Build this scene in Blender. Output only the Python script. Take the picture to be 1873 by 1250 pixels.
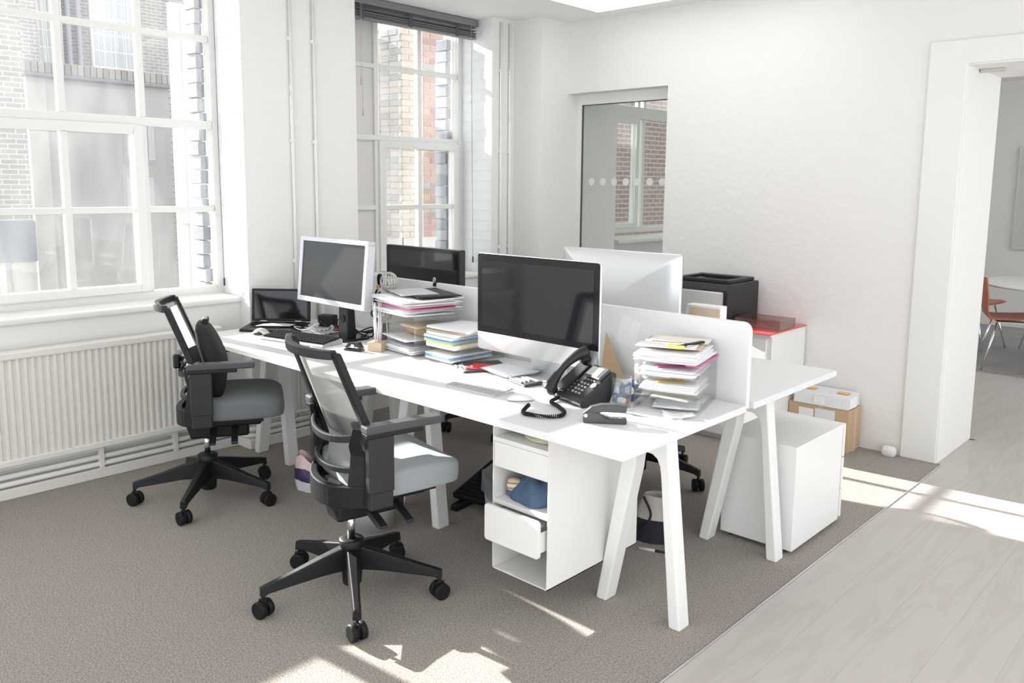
import bpy, bmesh, math, random
from mathutils import Vector, Matrix
random.seed(7)
PI = math.pi
scene = bpy.context.scene
COL = scene.collection
for o in list(bpy.data.objects): bpy.data.objects.remove(o)

# ---------------------------------------------------------------- camera
cam_data = bpy.data.cameras.new('camera')
cam = bpy.data.objects.new('camera', cam_data); COL.objects.link(cam)
F_PX, PX_Y = 1518.277, 550.07
cam_data.sensor_width = 36.0
cam_data.lens = F_PX / 1873.0 * 36.0
cam_data.shift_y = -(625.0 - PX_Y) / 1873.0
cam_data.clip_start = 0.05; cam_data.clip_end = 200
_p, _r, _y = (math.radians(a) for a in (7.894, 0.514, 42.9154))
_f = Vector((-math.sin(_y)*math.cos(_p), math.cos(_y)*math.cos(_p), -math.sin(_p)))
_rt = Vector((math.cos(_y), math.sin(_y), 0)); _up = _rt.cross(_f)
_r2 = _rt*math.cos(_r) + _up*math.sin(_r); _u2 = -_rt*math.sin(_r) + _up*math.cos(_r)
M = Matrix.Identity(4)
for i in range(3):
    M[i][0] = _r2[i]; M[i][1] = _u2[i]; M[i][2] = -_f[i]
M[0][3], M[1][3], M[2][3] = 0, 0, 1.55
cam.matrix_world = M
scene.camera = cam

# ---------------------------------------------------------------- light
world = bpy.data.worlds.new('world'); scene.world = world
world.use_nodes = True
wn = world.node_tree.nodes; wl = world.node_tree.links
bg = wn['Background']
bg.inputs[0].default_value = (0.93, 0.96, 1.0, 1); bg.inputs[1].default_value = 2.5
sun_d = bpy.data.lights.new('sun', 'SUN'); sun_d.energy = 29.0; sun_d.angle = math.radians(0.55)
sun_d.color = (1.0, 0.96, 0.91)
sun = bpy.data.objects.new('sun', sun_d); COL.objects.link(sun)
sun.rotation_euler = Vector((1.0, 0.090, -0.385)).to_track_quat('-Z', 'Y').to_euler()
PANEL_STRENGTH = 1.6
vs = scene.view_settings
vs.view_transform = 'Standard'; vs.look = 'None'; vs.gamma = 1.0; vs.use_curve_mapping = False
vs.exposure = -0.24
scene.cycles.transparent_max_bounces = 48

# ---------------------------------------------------------------- materials
MATS = {}
def mat(name, col, rough=0.5, metal=0.0, bump=None, var=None, spec=0.5, emit=None, coords='Position', coat=0.0, sheen=0.0):
    """bump=(scale, strength[, stretch])  var=(scale, colour2[, stretch]) all in metres"""
    if name in MATS: return MATS[name]
    m = bpy.data.materials.new(name); m.use_nodes = True
    nt = m.node_tree; n = nt.nodes; l = nt.links
    b = n['Principled BSDF']
    b.inputs['Base Color'].default_value = (*col, 1)
    b.inputs['Roughness'].default_value = rough; b.inputs['Metallic'].default_value = metal
    b.inputs['Specular IOR Level'].default_value = spec
    if coat: b.inputs['Coat Weight'].default_value = coat
    if sheen: b.inputs['Sheen Weight'].default_value = sheen
    if emit: b.inputs['Emission Color'].default_value = (*col, 1); b.inputs['Emission Strength'].default_value = emit
    def coord(stretch):
        if coords == 'Position':
            g = n.new('ShaderNodeNewGeometry'); s = g.outputs['Position']
        else:
            g = n.new('ShaderNodeTexCoord'); s = g.outputs[coords]
        if stretch:
            mp = n.new('ShaderNodeMapping'); mp.inputs['Scale'].default_value = stretch
            l.new(s, mp.inputs[0]); s = mp.outputs[0]
        return s
    if var:
        t = n.new('ShaderNodeTexNoise'); t.inputs['Scale'].default_value = var[0]; t.inputs['Detail'].default_value = 4
        l.new(coord(var[2] if len(var) > 2 else None), t.inputs['Vector'])
        r = n.new('ShaderNodeValToRGB'); r.color_ramp.elements[0].color = (*col, 1); r.color_ramp.elements[1].color = (*var[1], 1)
        r.color_ramp.elements[0].position = 0.35; r.color_ramp.elements[1].position = 0.65
        l.new(t.outputs[0], r.inputs[0]); l.new(r.outputs[0], b.inputs['Base Color'])
    if bump:
        t = n.new('ShaderNodeTexNoise'); t.inputs['Scale'].default_value = bump[0]; t.inputs['Detail'].default_value = 5
        l.new(coord(bump[2] if len(bump) > 2 else None), t.inputs['Vector'])
        bp = n.new('ShaderNodeBump'); bp.inputs['Strength'].default_value = bump[1]; bp.inputs['Distance'].default_value = 0.01
        l.new(t.outputs[0], bp.inputs['Height']); l.new(bp.outputs[0], b.inputs['Normal'])
    MATS[name] = m
    return m

def clear_mat(name, tint, gloss=0.12, milky=0.0, milk_col=(0.95, 0.96, 0.97), dirt=None):
    """thin clear sheet: lets light straight through, mirrors a little, may be dusty"""
    if name in MATS: return MATS[name]
    m = bpy.data.materials.new(name); m.use_nodes = True
    nt = m.node_tree; n = nt.nodes; l = nt.links
    n.remove(n['Principled BSDF']); out = n['Material Output']
    tr = n.new('ShaderNodeBsdfTransparent'); tr.inputs[0].default_value = (*tint, 1)
    gl = n.new('ShaderNodeBsdfGlossy'); gl.inputs['Roughness'].default_value = 0.02
    fr = n.new('ShaderNodeLayerWeight'); fr.inputs[0].default_value = 0.5
    pw = n.new('ShaderNodeMath'); pw.operation = 'POWER'; pw.inputs[1].default_value = 4.0; l.new(fr.outputs['Facing'], pw.inputs[0])
    mu = n.new('ShaderNodeMath'); mu.operation = 'MULTIPLY_ADD'; mu.inputs[1].default_value = gloss*4.0; mu.inputs[2].default_value = gloss*0.3
    l.new(pw.outputs[0], mu.inputs[0])
    mx = n.new('ShaderNodeMixShader'); l.new(mu.outputs[0], mx.inputs[0]); l.new(tr.outputs[0], mx.inputs[1]); l.new(gl.outputs[0], mx.inputs[2])
    last = mx.outputs[0]
    if milky > 0:
        tl = n.new('ShaderNodeBsdfTranslucent'); tl.inputs[0].default_value = (*milk_col, 1)
        m2 = n.new('ShaderNodeMixShader'); m2.inputs[0].default_value = milky
        if dirt:
            t = n.new('ShaderNodeTexNoise'); t.inputs['Scale'].default_value = dirt[0]; t.inputs['Detail'].default_value = 6
            g = n.new('ShaderNodeNewGeometry'); mp = n.new('ShaderNodeMapping'); mp.inputs['Scale'].default_value = (1, 1.6, 0.5)
            l.new(g.outputs['Position'], mp.inputs[0]); l.new(mp.outputs[0], t.inputs['Vector'])
            mr = n.new('ShaderNodeMapRange'); mr.inputs[1].default_value = 0.35; mr.inputs[2].default_value = 0.7
            mr.inputs[3].default_value = milky*0.6; mr.inputs[4].default_value = milky + dirt[1]
            l.new(t.outputs[0], mr.inputs[0]); l.new(mr.outputs[0], m2.inputs[0])
        l.new(last, m2.inputs[1]); l.new(tl.outputs[0], m2.inputs[2]); last = m2.outputs[0]
    l.new(last, out.inputs[0])
    MATS[name] = m
    return m

def brick_mat(name, c1, c2, mortar, bump=0.6, axis='YZ', scale=1.0, mortar_size=0.012, bw=0.225, rh=0.075):
    if name in MATS: return MATS[name]
    m = bpy.data.materials.new(name); m.use_nodes = True
    nt = m.node_tree; n = nt.nodes; l = nt.links; b = n['Principled BSDF']; b.inputs['Roughness'].default_value = 0.85
    g = n.new('ShaderNodeNewGeometry'); s = n.new('ShaderNodeSeparateXYZ'); c = n.new('ShaderNodeCombineXYZ')
    l.new(g.outputs['Position'], s.inputs[0])
    l.new(s.outputs[axis[0]], c.inputs[0]); l.new(s.outputs[axis[1]], c.inputs[1])
    t = n.new('ShaderNodeTexBrick'); t.inputs['Scale'].default_value = scale
    t.inputs['Color1'].default_value = (*c1, 1); t.inputs['Color2'].default_value = (*c2, 1); t.inputs['Mortar'].default_value = (*mortar, 1)
    t.inputs['Mortar Size'].default_value = mortar_size; t.inputs['Brick Width'].default_value = bw; t.inputs['Row Height'].default_value = rh
    t.inputs['Mortar Smooth'].default_value = 0.3
    l.new(c.outputs[0], t.inputs['Vector']); l.new(t.outputs['Color'], b.inputs['Base Color'])
    bp = n.new('ShaderNodeBump'); bp.inputs['Strength'].default_value = bump; bp.inputs['Distance'].default_value = 0.01; bp.invert = True
    nz = n.new('ShaderNodeTexNoise'); nz.inputs['Scale'].default_value = 9; nz.inputs['Detail'].default_value = 6
    l.new(g.outputs['Position'], nz.inputs['Vector'])
    ad = n.new('ShaderNodeMath'); ad.operation = 'ADD'; l.new(t.outputs['Fac'], ad.inputs[0]); l.new(nz.outputs[0], ad.inputs[1])
    l.new(ad.outputs[0], bp.inputs['Height']); l.new(bp.outputs[0], b.inputs['Normal'])
    MATS[name] = m
    return m

def plank_mat():
    m = bpy.data.materials.new('oak_laminate'); m.use_nodes = True
    nt = m.node_tree; n = nt.nodes; l = nt.links; b = n['Principled BSDF']; b.inputs['Roughness'].default_value = 0.42
    g = n.new('ShaderNodeNewGeometry'); oi = n.new('ShaderNodeObjectInfo')
    cx = n.new('ShaderNodeCombineXYZ'); l.new(oi.outputs['Random'], cx.inputs[0]); l.new(oi.outputs['Random'], cx.inputs[1])
    sc = n.new('ShaderNodeVectorMath'); sc.operation = 'SCALE'; sc.inputs['Scale'].default_value = 40; l.new(cx.outputs[0], sc.inputs[0])
    ad = n.new('ShaderNodeVectorMath'); ad.operation = 'ADD'; l.new(g.outputs['Position'], ad.inputs[0]); l.new(sc.outputs[0], ad.inputs[1])
    mp = n.new('ShaderNodeMapping'); mp.inputs['Scale'].default_value = (1.0, 0.13, 1.0); l.new(ad.outputs[0], mp.inputs[0])
    t = n.new('ShaderNodeTexNoise'); t.inputs['Scale'].default_value = 9; t.inputs['Detail'].default_value = 3; t.inputs['Distortion'].default_value = 0.6
    l.new(mp.outputs[0], t.inputs['Vector'])
    wv = n.new('ShaderNodeMath'); wv.operation = 'MULTIPLY'; wv.inputs[1].default_value = 30; l.new(t.outputs[0], wv.inputs[0])
    sn = n.new('ShaderNodeMath'); sn.operation = 'SINE'; l.new(wv.outputs[0], sn.inputs[0])
    r = n.new('ShaderNodeValToRGB'); r.color_ramp.elements[0].color = (0.495, 0.455, 0.425, 1); r.color_ramp.elements[1].color = (0.53, 0.49, 0.46, 1)
    r.color_ramp.elements[0].position = 0.0; r.color_ramp.elements[1].position = 0.6
    mr = n.new('ShaderNodeMapRange'); mr.inputs[1].default_value = -1; l.new(sn.outputs[0], mr.inputs[0])
    t2 = n.new('ShaderNodeTexNoise'); t2.inputs['Scale'].default_value = 90; mp2 = n.new('ShaderNodeMapping'); mp2.inputs['Scale'].default_value = (1, 0.06, 1)
    l.new(ad.outputs[0], mp2.inputs[0]); l.new(mp2.outputs[0], t2.inputs['Vector'])
    mix = n.new('ShaderNodeMath'); mix.operation = 'MULTIPLY'; l.new(mr.outputs[0], mix.inputs[0]); l.new(t2.outputs[0], mix.inputs[1])
    m2 = n.new('ShaderNodeMath'); m2.operation = 'MULTIPLY'; m2.inputs[1].default_value = 1.7; l.new(mix.outputs[0], m2.inputs[0])
    l.new(m2.outputs[0], r.inputs[0])
    l.new(r.outputs[0], b.inputs['Base Color'])
    MATS['oak_laminate'] = m; return m

WALL = mat('white_wall_paint', (0.80, 0.79, 0.765), 0.7, bump=(9, 0.12))
PLASTER = mat('rough_white_plaster', (0.80, 0.79, 0.77), 0.75, bump=(14, 0.55))
PBRICK = brick_mat('painted_brick', (0.80, 0.79, 0.765), (0.80, 0.79, 0.765), (0.795, 0.785, 0.76), bump=0.04)
PBRICK2 = brick_mat('painted_brick_reveal', (0.82, 0.83, 0.84), (0.82, 0.83, 0.84), (0.80, 0.81, 0.82), bump=0.35, axis='XZ')
PAINTW = mat('white_gloss_paint', (0.80, 0.80, 0.77), 0.35)
CREAM = mat('cream_radiator_paint', (0.80, 0.78, 0.725), 0.4)
CEIL = mat('ceiling_paint', (0.88, 0.88, 0.87), 0.8)
CARPET = mat('grey_brown_carpet', (0.255, 0.226, 0.197), 0.95, bump=(260, 0.8), var=(170, (0.53, 0.48, 0.428)), spec=0.1, sheen=0.1)
LAM = mat('white_laminate', (0.80, 0.80, 0.80), 0.35)
PCOAT = mat('white_powder_coat', (0.85, 0.85, 0.83), 0.4)
PCOAT2 = mat('offwhite_sheet_steel', (0.80, 0.79, 0.77), 0.45)
BLACK = mat('black_plastic', (0.009, 0.0095, 0.0105), 0.45, spec=0.32)
BLACKG = mat('black_gloss_plastic', (0.008, 0.008, 0.010), 0.15, spec=0.4)
CHARC = mat('charcoal_plastic', (0.022, 0.023, 0.025), 0.38, spec=0.35)
RUBBER = mat('black_rubber', (0.010, 0.010, 0.010), 0.6, spec=0.25)
DGREY = mat('dark_grey_plastic', (0.06, 0.063, 0.067), 0.42, spec=0.4)
MGREY = mat('mid_grey_plastic', (0.30, 0.30, 0.30), 0.5)
SILVER = mat('silver_plastic', (0.62, 0.63, 0.65), 0.35, 0.3)
ALU = mat('brushed_aluminium', (0.74, 0.75, 0.76), 0.32, 0.55)
CHROME = mat('chrome', (0.85, 0.85, 0.87), 0.08, 1.0)
SCREEN = mat('dark_screen', (0.010, 0.011, 0.013), 0.06, spec=0.6)
SCREENM = mat('matt_dark_screen', (0.016, 0.017, 0.020), 0.28)
SEATG = mat('grey_seat_fabric', (0.30, 0.33, 0.34), 0.85, bump=(400, 0.2), sheen=0.2)
SEATD = mat('dark_grey_seat_fabric', (0.15, 0.165, 0.17), 0.8, bump=(400, 0.2), sheen=0.2)
CUSH = mat('black_cushion_fabric', (0.012, 0.012, 0.012), 0.8, bump=(300, 0.2))
PAPER = mat('white_paper', (0.86, 0.86, 0.87), 0.7)
PAPER2 = mat('cool_white_paper', (0.76, 0.77, 0.80), 0.7)
PAPER3 = mat('cream_paper', (0.84, 0.80, 0.70), 0.7)
PAPERG = mat('grey_printed_paper', (0.55, 0.55, 0.57), 0.7)
MANILA = mat('manila_card', (0.62, 0.47, 0.33), 0.75)
KRAFT = mat('kraft_cardboard', (0.55, 0.39, 0.235), 0.8, bump=(60, 0.1))
PINK = mat('pink_card', (0.75, 0.16, 0.38), 0.6)
YELLOW = mat('yellow_card', (0.85, 0.70, 0.12), 0.6)
BLUEC = mat('blue_card', (0.18, 0.42, 0.68), 0.6)
REDC = mat('red_card', (0.62, 0.05, 0.05), 0.6)
GREENC = mat('green_card', (0.35, 0.62, 0.48), 0.6)
ORANGE = mat('orange_note', (0.95, 0.45, 0.10), 0.6)
WOOD = mat('pale_wood', (0.62, 0.46, 0.32), 0.6, bump=(30, 0.1, (1, 1, 0.1)))
CHAIRO = mat('orange_stained_ply', (0.50, 0.15, 0.075), 0.4)
CHAIRB = mat('brown_ply', (0.20, 0.075, 0.045), 0.4)
DENIM = mat('blue_denim', (0.075, 0.12, 0.20), 0.9, bump=(70, 1.0, (1, 0.12, 1)))
REDACR = mat('red_acrylic', (0.72, 0.075, 0.075), 0.12)
LCD = mat('phone_lcd', (0.50, 0.56, 0.46), 0.3)
BLINDM = mat('grey_blind_slat', (0.20, 0.20, 0.205), 0.5)
BAGB = mat('black_canvas', (0.022, 0.024, 0.030), 0.9)
BAGW = mat('white_canvas', (0.62, 0.58, 0.53), 0.9)
GREYBAG = mat('grey_bin_plastic', (0.34, 0.35, 0.37), 0.5)
CONCRETE = mat('grey_concrete_floor', (0.36, 0.35, 0.34), 0.5, var=(3, (0.28, 0.27, 0.26)))
RUG = mat('grey_rug', (0.40, 0.38, 0.36), 0.95, var=(60, (0.25, 0.24, 0.22)))
GLASS = clear_mat('dusty_window_glass', (0.97, 0.98, 0.98), 0.10, 0.008, dirt=(2.4, 0.020))
GLASSI = clear_mat('clear_partition_glass', (0.93, 0.95, 0.93), 0.12)
ACR = clear_mat('clear_acrylic', (0.965, 0.97, 0.965), 0.16, 0.03)
CUPM = clear_mat('clear_tumbler', (0.93, 0.95, 0.96), 0.2, 0.05)
MESHF = clear_mat('chair_mesh_fabric', (0.80, 0.80, 0.80), 0.0, 0.62, (0.60, 0.59, 0.57))
RENDERW = mat('pale_render', (0.36, 0.355, 0.345), 0.9, var=(1.3, (0.42, 0.415, 0.41)))
RENDERL = mat('light_render', (0.50, 0.49, 0.475), 0.9, var=(1.0, (0.44, 0.435, 0.42)))
GBRICK = brick_mat('grey_stock_brick', (0.26, 0.255, 0.25), (0.33, 0.315, 0.30), (0.46, 0.45, 0.44))
GBRICKX = brick_mat('grey_stock_brick_return', (0.26, 0.255, 0.25), (0.33, 0.315, 0.30), (0.46, 0.45, 0.44), axis='XZ')
RBRICK = brick_mat('red_brick_wall', (0.15, 0.095, 0.085), (0.19, 0.125, 0.11), (0.30, 0.27, 0.25))
MORTAR = mat('pale_mortar', (0.50, 0.475, 0.45), 0.95)
BR = [mat('red_brick_%s' % k, c, 0.9, bump=(80, 0.3)) for k, c in zip('abcd', [(0.30, 0.175, 0.145), (0.34, 0.215, 0.185), (0.26, 0.165, 0.15), (0.37, 0.235, 0.17)])]
BY = [mat('yellow_brick_%s' % k, c, 0.9, bump=(80, 0.3)) for k, c in zip('ab', [(0.42, 0.375, 0.32), (0.38, 0.335, 0.29)])]
BGR = [mat('grey_brick_%s' % k, c, 0.9, bump=(80, 0.3)) for k, c in zip('abc', [(0.28, 0.275, 0.28), (0.34, 0.33, 0.325), (0.38, 0.36, 0.33)])]
BST = [mat('blue_grey_brick_%s' % k, c, 0.9, bump=(80, 0.4)) for k, c in zip('ab', [(0.22, 0.23, 0.26), (0.29, 0.30, 0.33)])]
SLATE = mat('dark_slate', (0.22, 0.23, 0.26), 0.7)
PIPEG = mat('grey_drainpipe', (0.30, 0.31, 0.34), 0.5)
PURPLE = mat('purple_print', (0.06, 0.035, 0.10), 0.5)
plank_mat()

# ---------------------------------------------------------------- mesh helpers
class MB:
    def __init__(s): s.v = []; s.f = []; s.sm = []; s.X = Matrix.Identity(4)
    def add(s, vs, fs, smooth=False):
        b = len(s.v); s.v += [tuple(s.X @ Vector(p)) for p in vs]
        s.f += [tuple(b+i for i in f) for f in fs]; s.sm += [smooth]*len(fs)
        return s
    def box(s, x0, x1, y0, y1, z0, z1):
        return s.add([(x0,y0,z0),(x1,y0,z0),(x1,y1,z0),(x0,y1,z0),(x0,y0,z1),(x1,y0,z1),(x1,y1,z1),(x0,y1,z1)],
              [(0,3,2,1),(4,5,6,7),(0,1,5,4),(1,2,6,5),(2,3,7,6),(3,0,4,7)])
    def prism(s, poly, axis, a, b):
        """poly: 2d points; axis 'X': (y,z) 'Y': (x,z) 'Z': (x,y) extruded a..b"""
        def P(q, t): return {'X': (t,q[0],q[1]), 'Y': (q[0],t,q[1]), 'Z': (q[0],q[1],t)}[axis]
        n = len(poly); vs = [P(q,a) for q in poly] + [P(q,b) for q in poly]
        fs = [tuple(range(n-1,-1,-1)), tuple(range(n,2*n))] + [(i,(i+1)%n,n+(i+1)%n,n+i) for i in range(n)]
        return s.add(vs, fs)
    def tube(s, pts, r, n=8, caps=True, smooth=True):
        pts = [Vector(p) for p in pts]; rs = r if isinstance(r, (list, tuple)) else [r]*len(pts)
        vs = []; fs = []; ref = None
        for i, p in enumerate(pts):
            t = (pts[min(i+1,len(pts)-1)] - pts[max(i-1,0)]).normalized()
            if ref is None:
                ref = Vector((0,0,1)) if abs(t.z) < 0.9 else Vector((1,0,0))
            u = t.cross(ref).normalized(); w = u.cross(t).normalized(); ref = w
            for k in range(n):
                a = 2*PI*k/n; vs.append(p + u*math.cos(a)*rs[i] + w*math.sin(a)*rs[i])
        for i in range(len(pts)-1):
            for k in range(n):
                fs.append((i*n+k, i*n+(k+1)%n, (i+1)*n+(k+1)%n, (i+1)*n+k))
        s.add(vs, fs, smooth)
        if caps:
            b = len(s.v) - len(vs)
            s.f += [tuple(b+k for k in range(n-1,-1,-1)), tuple(b+(len(pts)-1)*n+k for k in range(n))]; s.sm += [False, False]
        return s
    def cyl(s, p0, p1, r0, r1=None, n=16): return s.tube([p0,p1], [r0, r0 if r1 is None else r1], n)
    def lathe(s, prof, c=(0,0,0), n=24, smooth=True, closed=False):
        vs = []; fs = []
        for r, z in prof:
            for k in range(n):
                a = 2*PI*k/n; vs.append((c[0]+r*math.cos(a), c[1]+r*math.sin(a), c[2]+z))
        m = len(prof)
        for i in range(m if closed else m-1):
            j = (i+1) % m
            for k in range(n): fs.append((i*n+k, i*n+(k+1)%n, j*n+(k+1)%n, j*n+k))
        if not closed: fs += [tuple(range(n-1,-1,-1)), tuple((m-1)*n+k for k in range(n))]
        return s.add(vs, fs, smooth)
    def grid(s, fn, nu, nv, smooth=True, wrap_u=False):
        vs = [fn(i/(nu if wrap_u else nu-1), j/(nv-1)) for j in range(nv) for i in range(nu)]; fs = []
        for j in range(nv-1):
            for i in range(nu if wrap_u else nu-1):
                a = j*nu+i; b = j*nu+(i+1) % nu; fs.append((a, b, b+nu, a+nu))
        return s.add(vs, fs, smooth)
    def slab(s, fn, nu, nv, t, smooth=True):
        """sheet given by fn(u,v)->(x,y,z) with thickness t downwards"""
        top = [fn(i/(nu-1), j/(nv-1)) for j in range(nv) for i in range(nu)]
        N = nu*nv; vs = top + [(p[0],p[1],p[2]-t) for p in top]; fs = []
        for j in range(nv-1):
            for i in range(nu-1):
                a = j*nu+i; fs.append((a,a+1,a+nu+1,a+nu)); fs.append((N+a,N+a+nu,N+a+nu+1,N+a+1))
        for i in range(nu-1):
            fs.append((i,N+i,N+i+1,i+1)); k=(nv-1)*nu+i; fs.append((k,k+1,N+k+1,N+k))
        for j in range(nv-1):
            a=j*nu; fs.append((a,a+nu,N+a+nu,N+a)); k=a+nu-1; fs.append((k,N+k,N+k+nu,k+nu))
        return s.add(vs, fs, smooth)
    def ell(s, c, r, n=16, m=10, e=1.0):
        def sp(v): return math.copysign(abs(v)**e, v)
        def fn(u, v):
            a = 2*PI*u; b = PI*(v-0.5); cb = sp(math.cos(b))
            return (c[0]+r[0]*sp(math.cos(a))*cb, c[1]+r[1]*sp(math.sin(a))*cb, c[2]+r[2]*sp(math.sin(b)))
        return s.grid(fn, n, m, True, True)
    def build(s, name, m, parent=None, bevel=0, seg=2, loc=None, rotz=None):
        me = bpy.data.meshes.new(name); me.from_pydata(s.v, [], s.f)
        for p, q in zip(me.polygons, s.sm): p.use_smooth = q
        bm = bmesh.new(); bm.from_mesh(me)
        if bevel:
            bmesh.ops.remove_doubles(bm, verts=bm.verts, dist=1e-6)
            ed = [e for e in bm.edges if len(e.link_faces) == 2 and e.calc_face_angle(0) > 0.6]
            bmesh.ops.bevel(bm, geom=ed, offset=bevel, segments=seg, affect='EDGES', profile=0.5, clamp_overlap=True)
        bmesh.ops.recalc_face_normals(bm, faces=bm.faces)
        bm.to_mesh(me); bm.free()
        o = bpy.data.objects.new(name, me); COL.objects.link(o)
        me.materials.append(m)
        if parent: o.parent = parent
        if loc: o.location = loc
        if rotz is not None: o.rotation_euler = (0,0,rotz)
        return o
def bx(x0,x1,y0,y1,z0,z1): return MB().box(x0,x1,y0,y1,z0,z1)
def rrect(x0,x1,y0,y1,r,n=5,corners=(1,1,1,1)):
    """rounded rectangle outline, corners order: (x0,y0),(x1,y0),(x1,y1),(x0,y1)"""
    out=[]
    for (cx,cy,a0,on,px,py) in ((x0+r,y0+r,PI,corners[0],x0,y0),(x1-r,y0+r,1.5*PI,corners[1],x1,y0),(x1-r,y1-r,0,corners[2],x1,y1),(x0+r,y1-r,.5*PI,corners[3],x0,y1)):
        if not on: out.append((px,py)); continue
        for i in range(n+1):
            a=a0+.5*PI*i/n; out.append((cx+r*math.cos(a),cy+r*math.sin(a)))
    return out
def spline(pts, n=6):
    P=[Vector(p) for p in pts]; out=[]
    for i in range(len(P)-1):
        a=P[max(i-1,0)];b=P[i];c=P[i+1];d=P[min(i+2,len(P)-1)]
        for k in range(n):
            t=k/n; out.append(0.5*((2*b)+(c-a)*t+(2*a-5*b+4*c-d)*t*t+(3*b-a-3*c+d)*t**3))
    return out+[P[-1]]
def thing(name, label, cat, loc=(0,0,0), rotz=0, group=None):
    o = bpy.data.objects.new(name, None); COL.objects.link(o); o.empty_display_size = 0.1
    o.location = loc; o.rotation_euler = (0,0,rotz); o['label'] = label; o['category'] = cat
    if group: o['group'] = group
    return o
def tag(o, label, cat, group=None):
    o['label'] = label; o['category'] = cat
    if group: o['group'] = group
    return o
def struct(o, label=None):
    o['kind'] = 'structure'
    if label: o['label'] = label
    return o
def share(o, name, loc, rotz=0, m=None, parent=None, scale=None):
    """another object on the same mesh"""
    c = bpy.data.objects.new(name, o.data); COL.objects.link(c); c.location = loc; c.rotation_euler = (0,0,rotz)
    if parent: c.parent = parent
    if scale: c.scale = scale
    if m:
        c.material_slots[0].link = 'OBJECT'; c.material_slots[0].material = m
    return c
def dup(root, loc, rotz, label, group=None):
    r = root.copy(); COL.objects.link(r); r.location = loc; r.rotation_euler = (0,0,rotz); r['label'] = label
    if group: r['group'] = group
    for ch in list(root.children):
        c = ch.copy(); COL.objects.link(c); c.parent = r
        for g in list(ch.children):
            d = g.copy(); COL.objects.link(d); d.parent = c
    return r
# ================================================================ STRUCTURE
XP, XR, XW, XO = -4.36, -4.50, -4.75, -4.97
ZC = 2.76
# ---- floors
struct(bx(-5.0, 1.9, -1.3, 11.0, -0.12, -0.012).build('floor', CONCRETE), 'grey floor slab under the carpet and boards')
carpet = struct(bx(XR, -1.604, -1.3, 5.0, -0.012, 0.0).build('floor_carpet', CARPET), 'grey brown carpet under the desks')
tile = bx(-0.1475, 0.1475, -0.2495, 0.2495, -0.012, 0.0).build('carpet_tile', CARPET, carpet, loc=(-1.4555, -1.15, 0))
for k in range(1, 13):
    share(tile, 'carpet_tile', (-1.4555, -1.15 + 0.5*k - (0.05 if k == 12 else 0), 0), parent=carpet, scale=None if k < 12 else (1, 0.8, 1))
struct(bx(-1.3035, -1.2985, -1.3, 4.99, -0.012, 0.0035).build('trim_1', ALU), 'thin metal strip between carpet and wood floor')
wood = struct(bx(-1.297, 1.9, -1.3, 5.64, -0.012, -0.008).build('floor_wood', MATS['oak_laminate']), 'pale grey oak laminate floor')
pl = None
def plank(xc, yc, w, L, par):
    global pl
    if pl is None:
        pl = bx(-0.5, 0.5, -0.5, 0.5, -0.008, 0.0).build('plank', MATS['oak_laminate'], par); o = pl
    else: o = share(pl, 'plank', (0, 0, 0), parent=par)
    o.location = (xc, yc, 0); o.scale = (w, L, 1)
for i in range(14):
    xc = -1.297 + 0.19*(i+0.5); off = [0.0, 0.55, 0.95, 0.3, 0.8][i % 5]; yy = -1.0 - off
    while yy < 5.64:
        a = max(yy, -1.0); b = min(yy+1.29, 5.64)
        if b - a > 0.05: plank(xc, (a+b)/2, 0.1896, b-a-0.0004, wood)
        yy += 1.29
struct(bx(-1.34, -1.296, 4.99, 5.66, -0.012, 0.0).build('floor_threshold', MATS['oak_laminate']), 'narrow laminate strip along the doorway side')
wood2 = struct(bx(-4.4, 1.9, 5.64, 7.85, -0.012, -0.008).build('floor_meeting', MATS['oak_laminate']), 'laminate floor of the meeting room beyond the doorway')
for i in range(14):
    xc = -2.437 + 0.19*(i+0.5); yy = 5.64 - [0.7, 0.2, 1.0, 0.45][i % 4]
    while yy < 7.85:
        a = max(yy, 5.64); b = min(yy+1.29, 7.85)
        if b - a > 0.05:
            plank(xc, (a+b)/2, 0.1896, b-a-0.0004, wood2)
        yy += 1.29
struct(bx(-4.4, 1.9, 7.93, 10.9, -0.012, -0.002).build('floor_far', CONCRETE), 'grey floor around the meeting table')
rg = MB()
rg.slab(lambda u, v: (-2.7+3.4*u, 7.84+0.09*v+0.008*math.sin(u*61)*v, 0.004+0.004*math.sin(u*37)), 60, 3, 0.012)
struct(rg.build('trim_2', RUG), 'frayed grey edging strip across the meeting room floor')
# ---- ceiling
struct(bx(-5.0, 1.9, -1.3, 11.0, ZC, ZC+0.15).build('ceiling', CEIL), 'white ceiling')
lp = struct(thing('light_panel', 'large glowing white ceiling light panel near the corner', 'ceiling light', (0,0,ZC)))
bx(-3.64, -2.0, 3.2, 4.765, -0.012, -0.006).build('diffuser', mat('light_diffuser', (1.0, 0.99, 0.97), 0.5, emit=PANEL_STRENGTH), lp)
fr = MB()
for a in ((-3.67,-3.64,3.17,4.795),(-2.0,-1.97,3.17,4.795),(-3.64,-2.0,3.17,3.2),(-3.64,-2.0,4.765,4.795)): fr.box(*a, -0.018, -0.002)
fr.build('frame', PAINTW, lp)
fill_panel = thing('light_panel', 'added unseen fill light panel over the meeting table', 'ceiling light', (0,0,ZC)); struct(fill_panel)  # unseen panel, added to brighten the meeting room
bx(-2.9, -1.2, 7.2, 8.6, -0.012, -0.006).build('diffuser', MATS['light_diffuser'], fill_panel)
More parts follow.
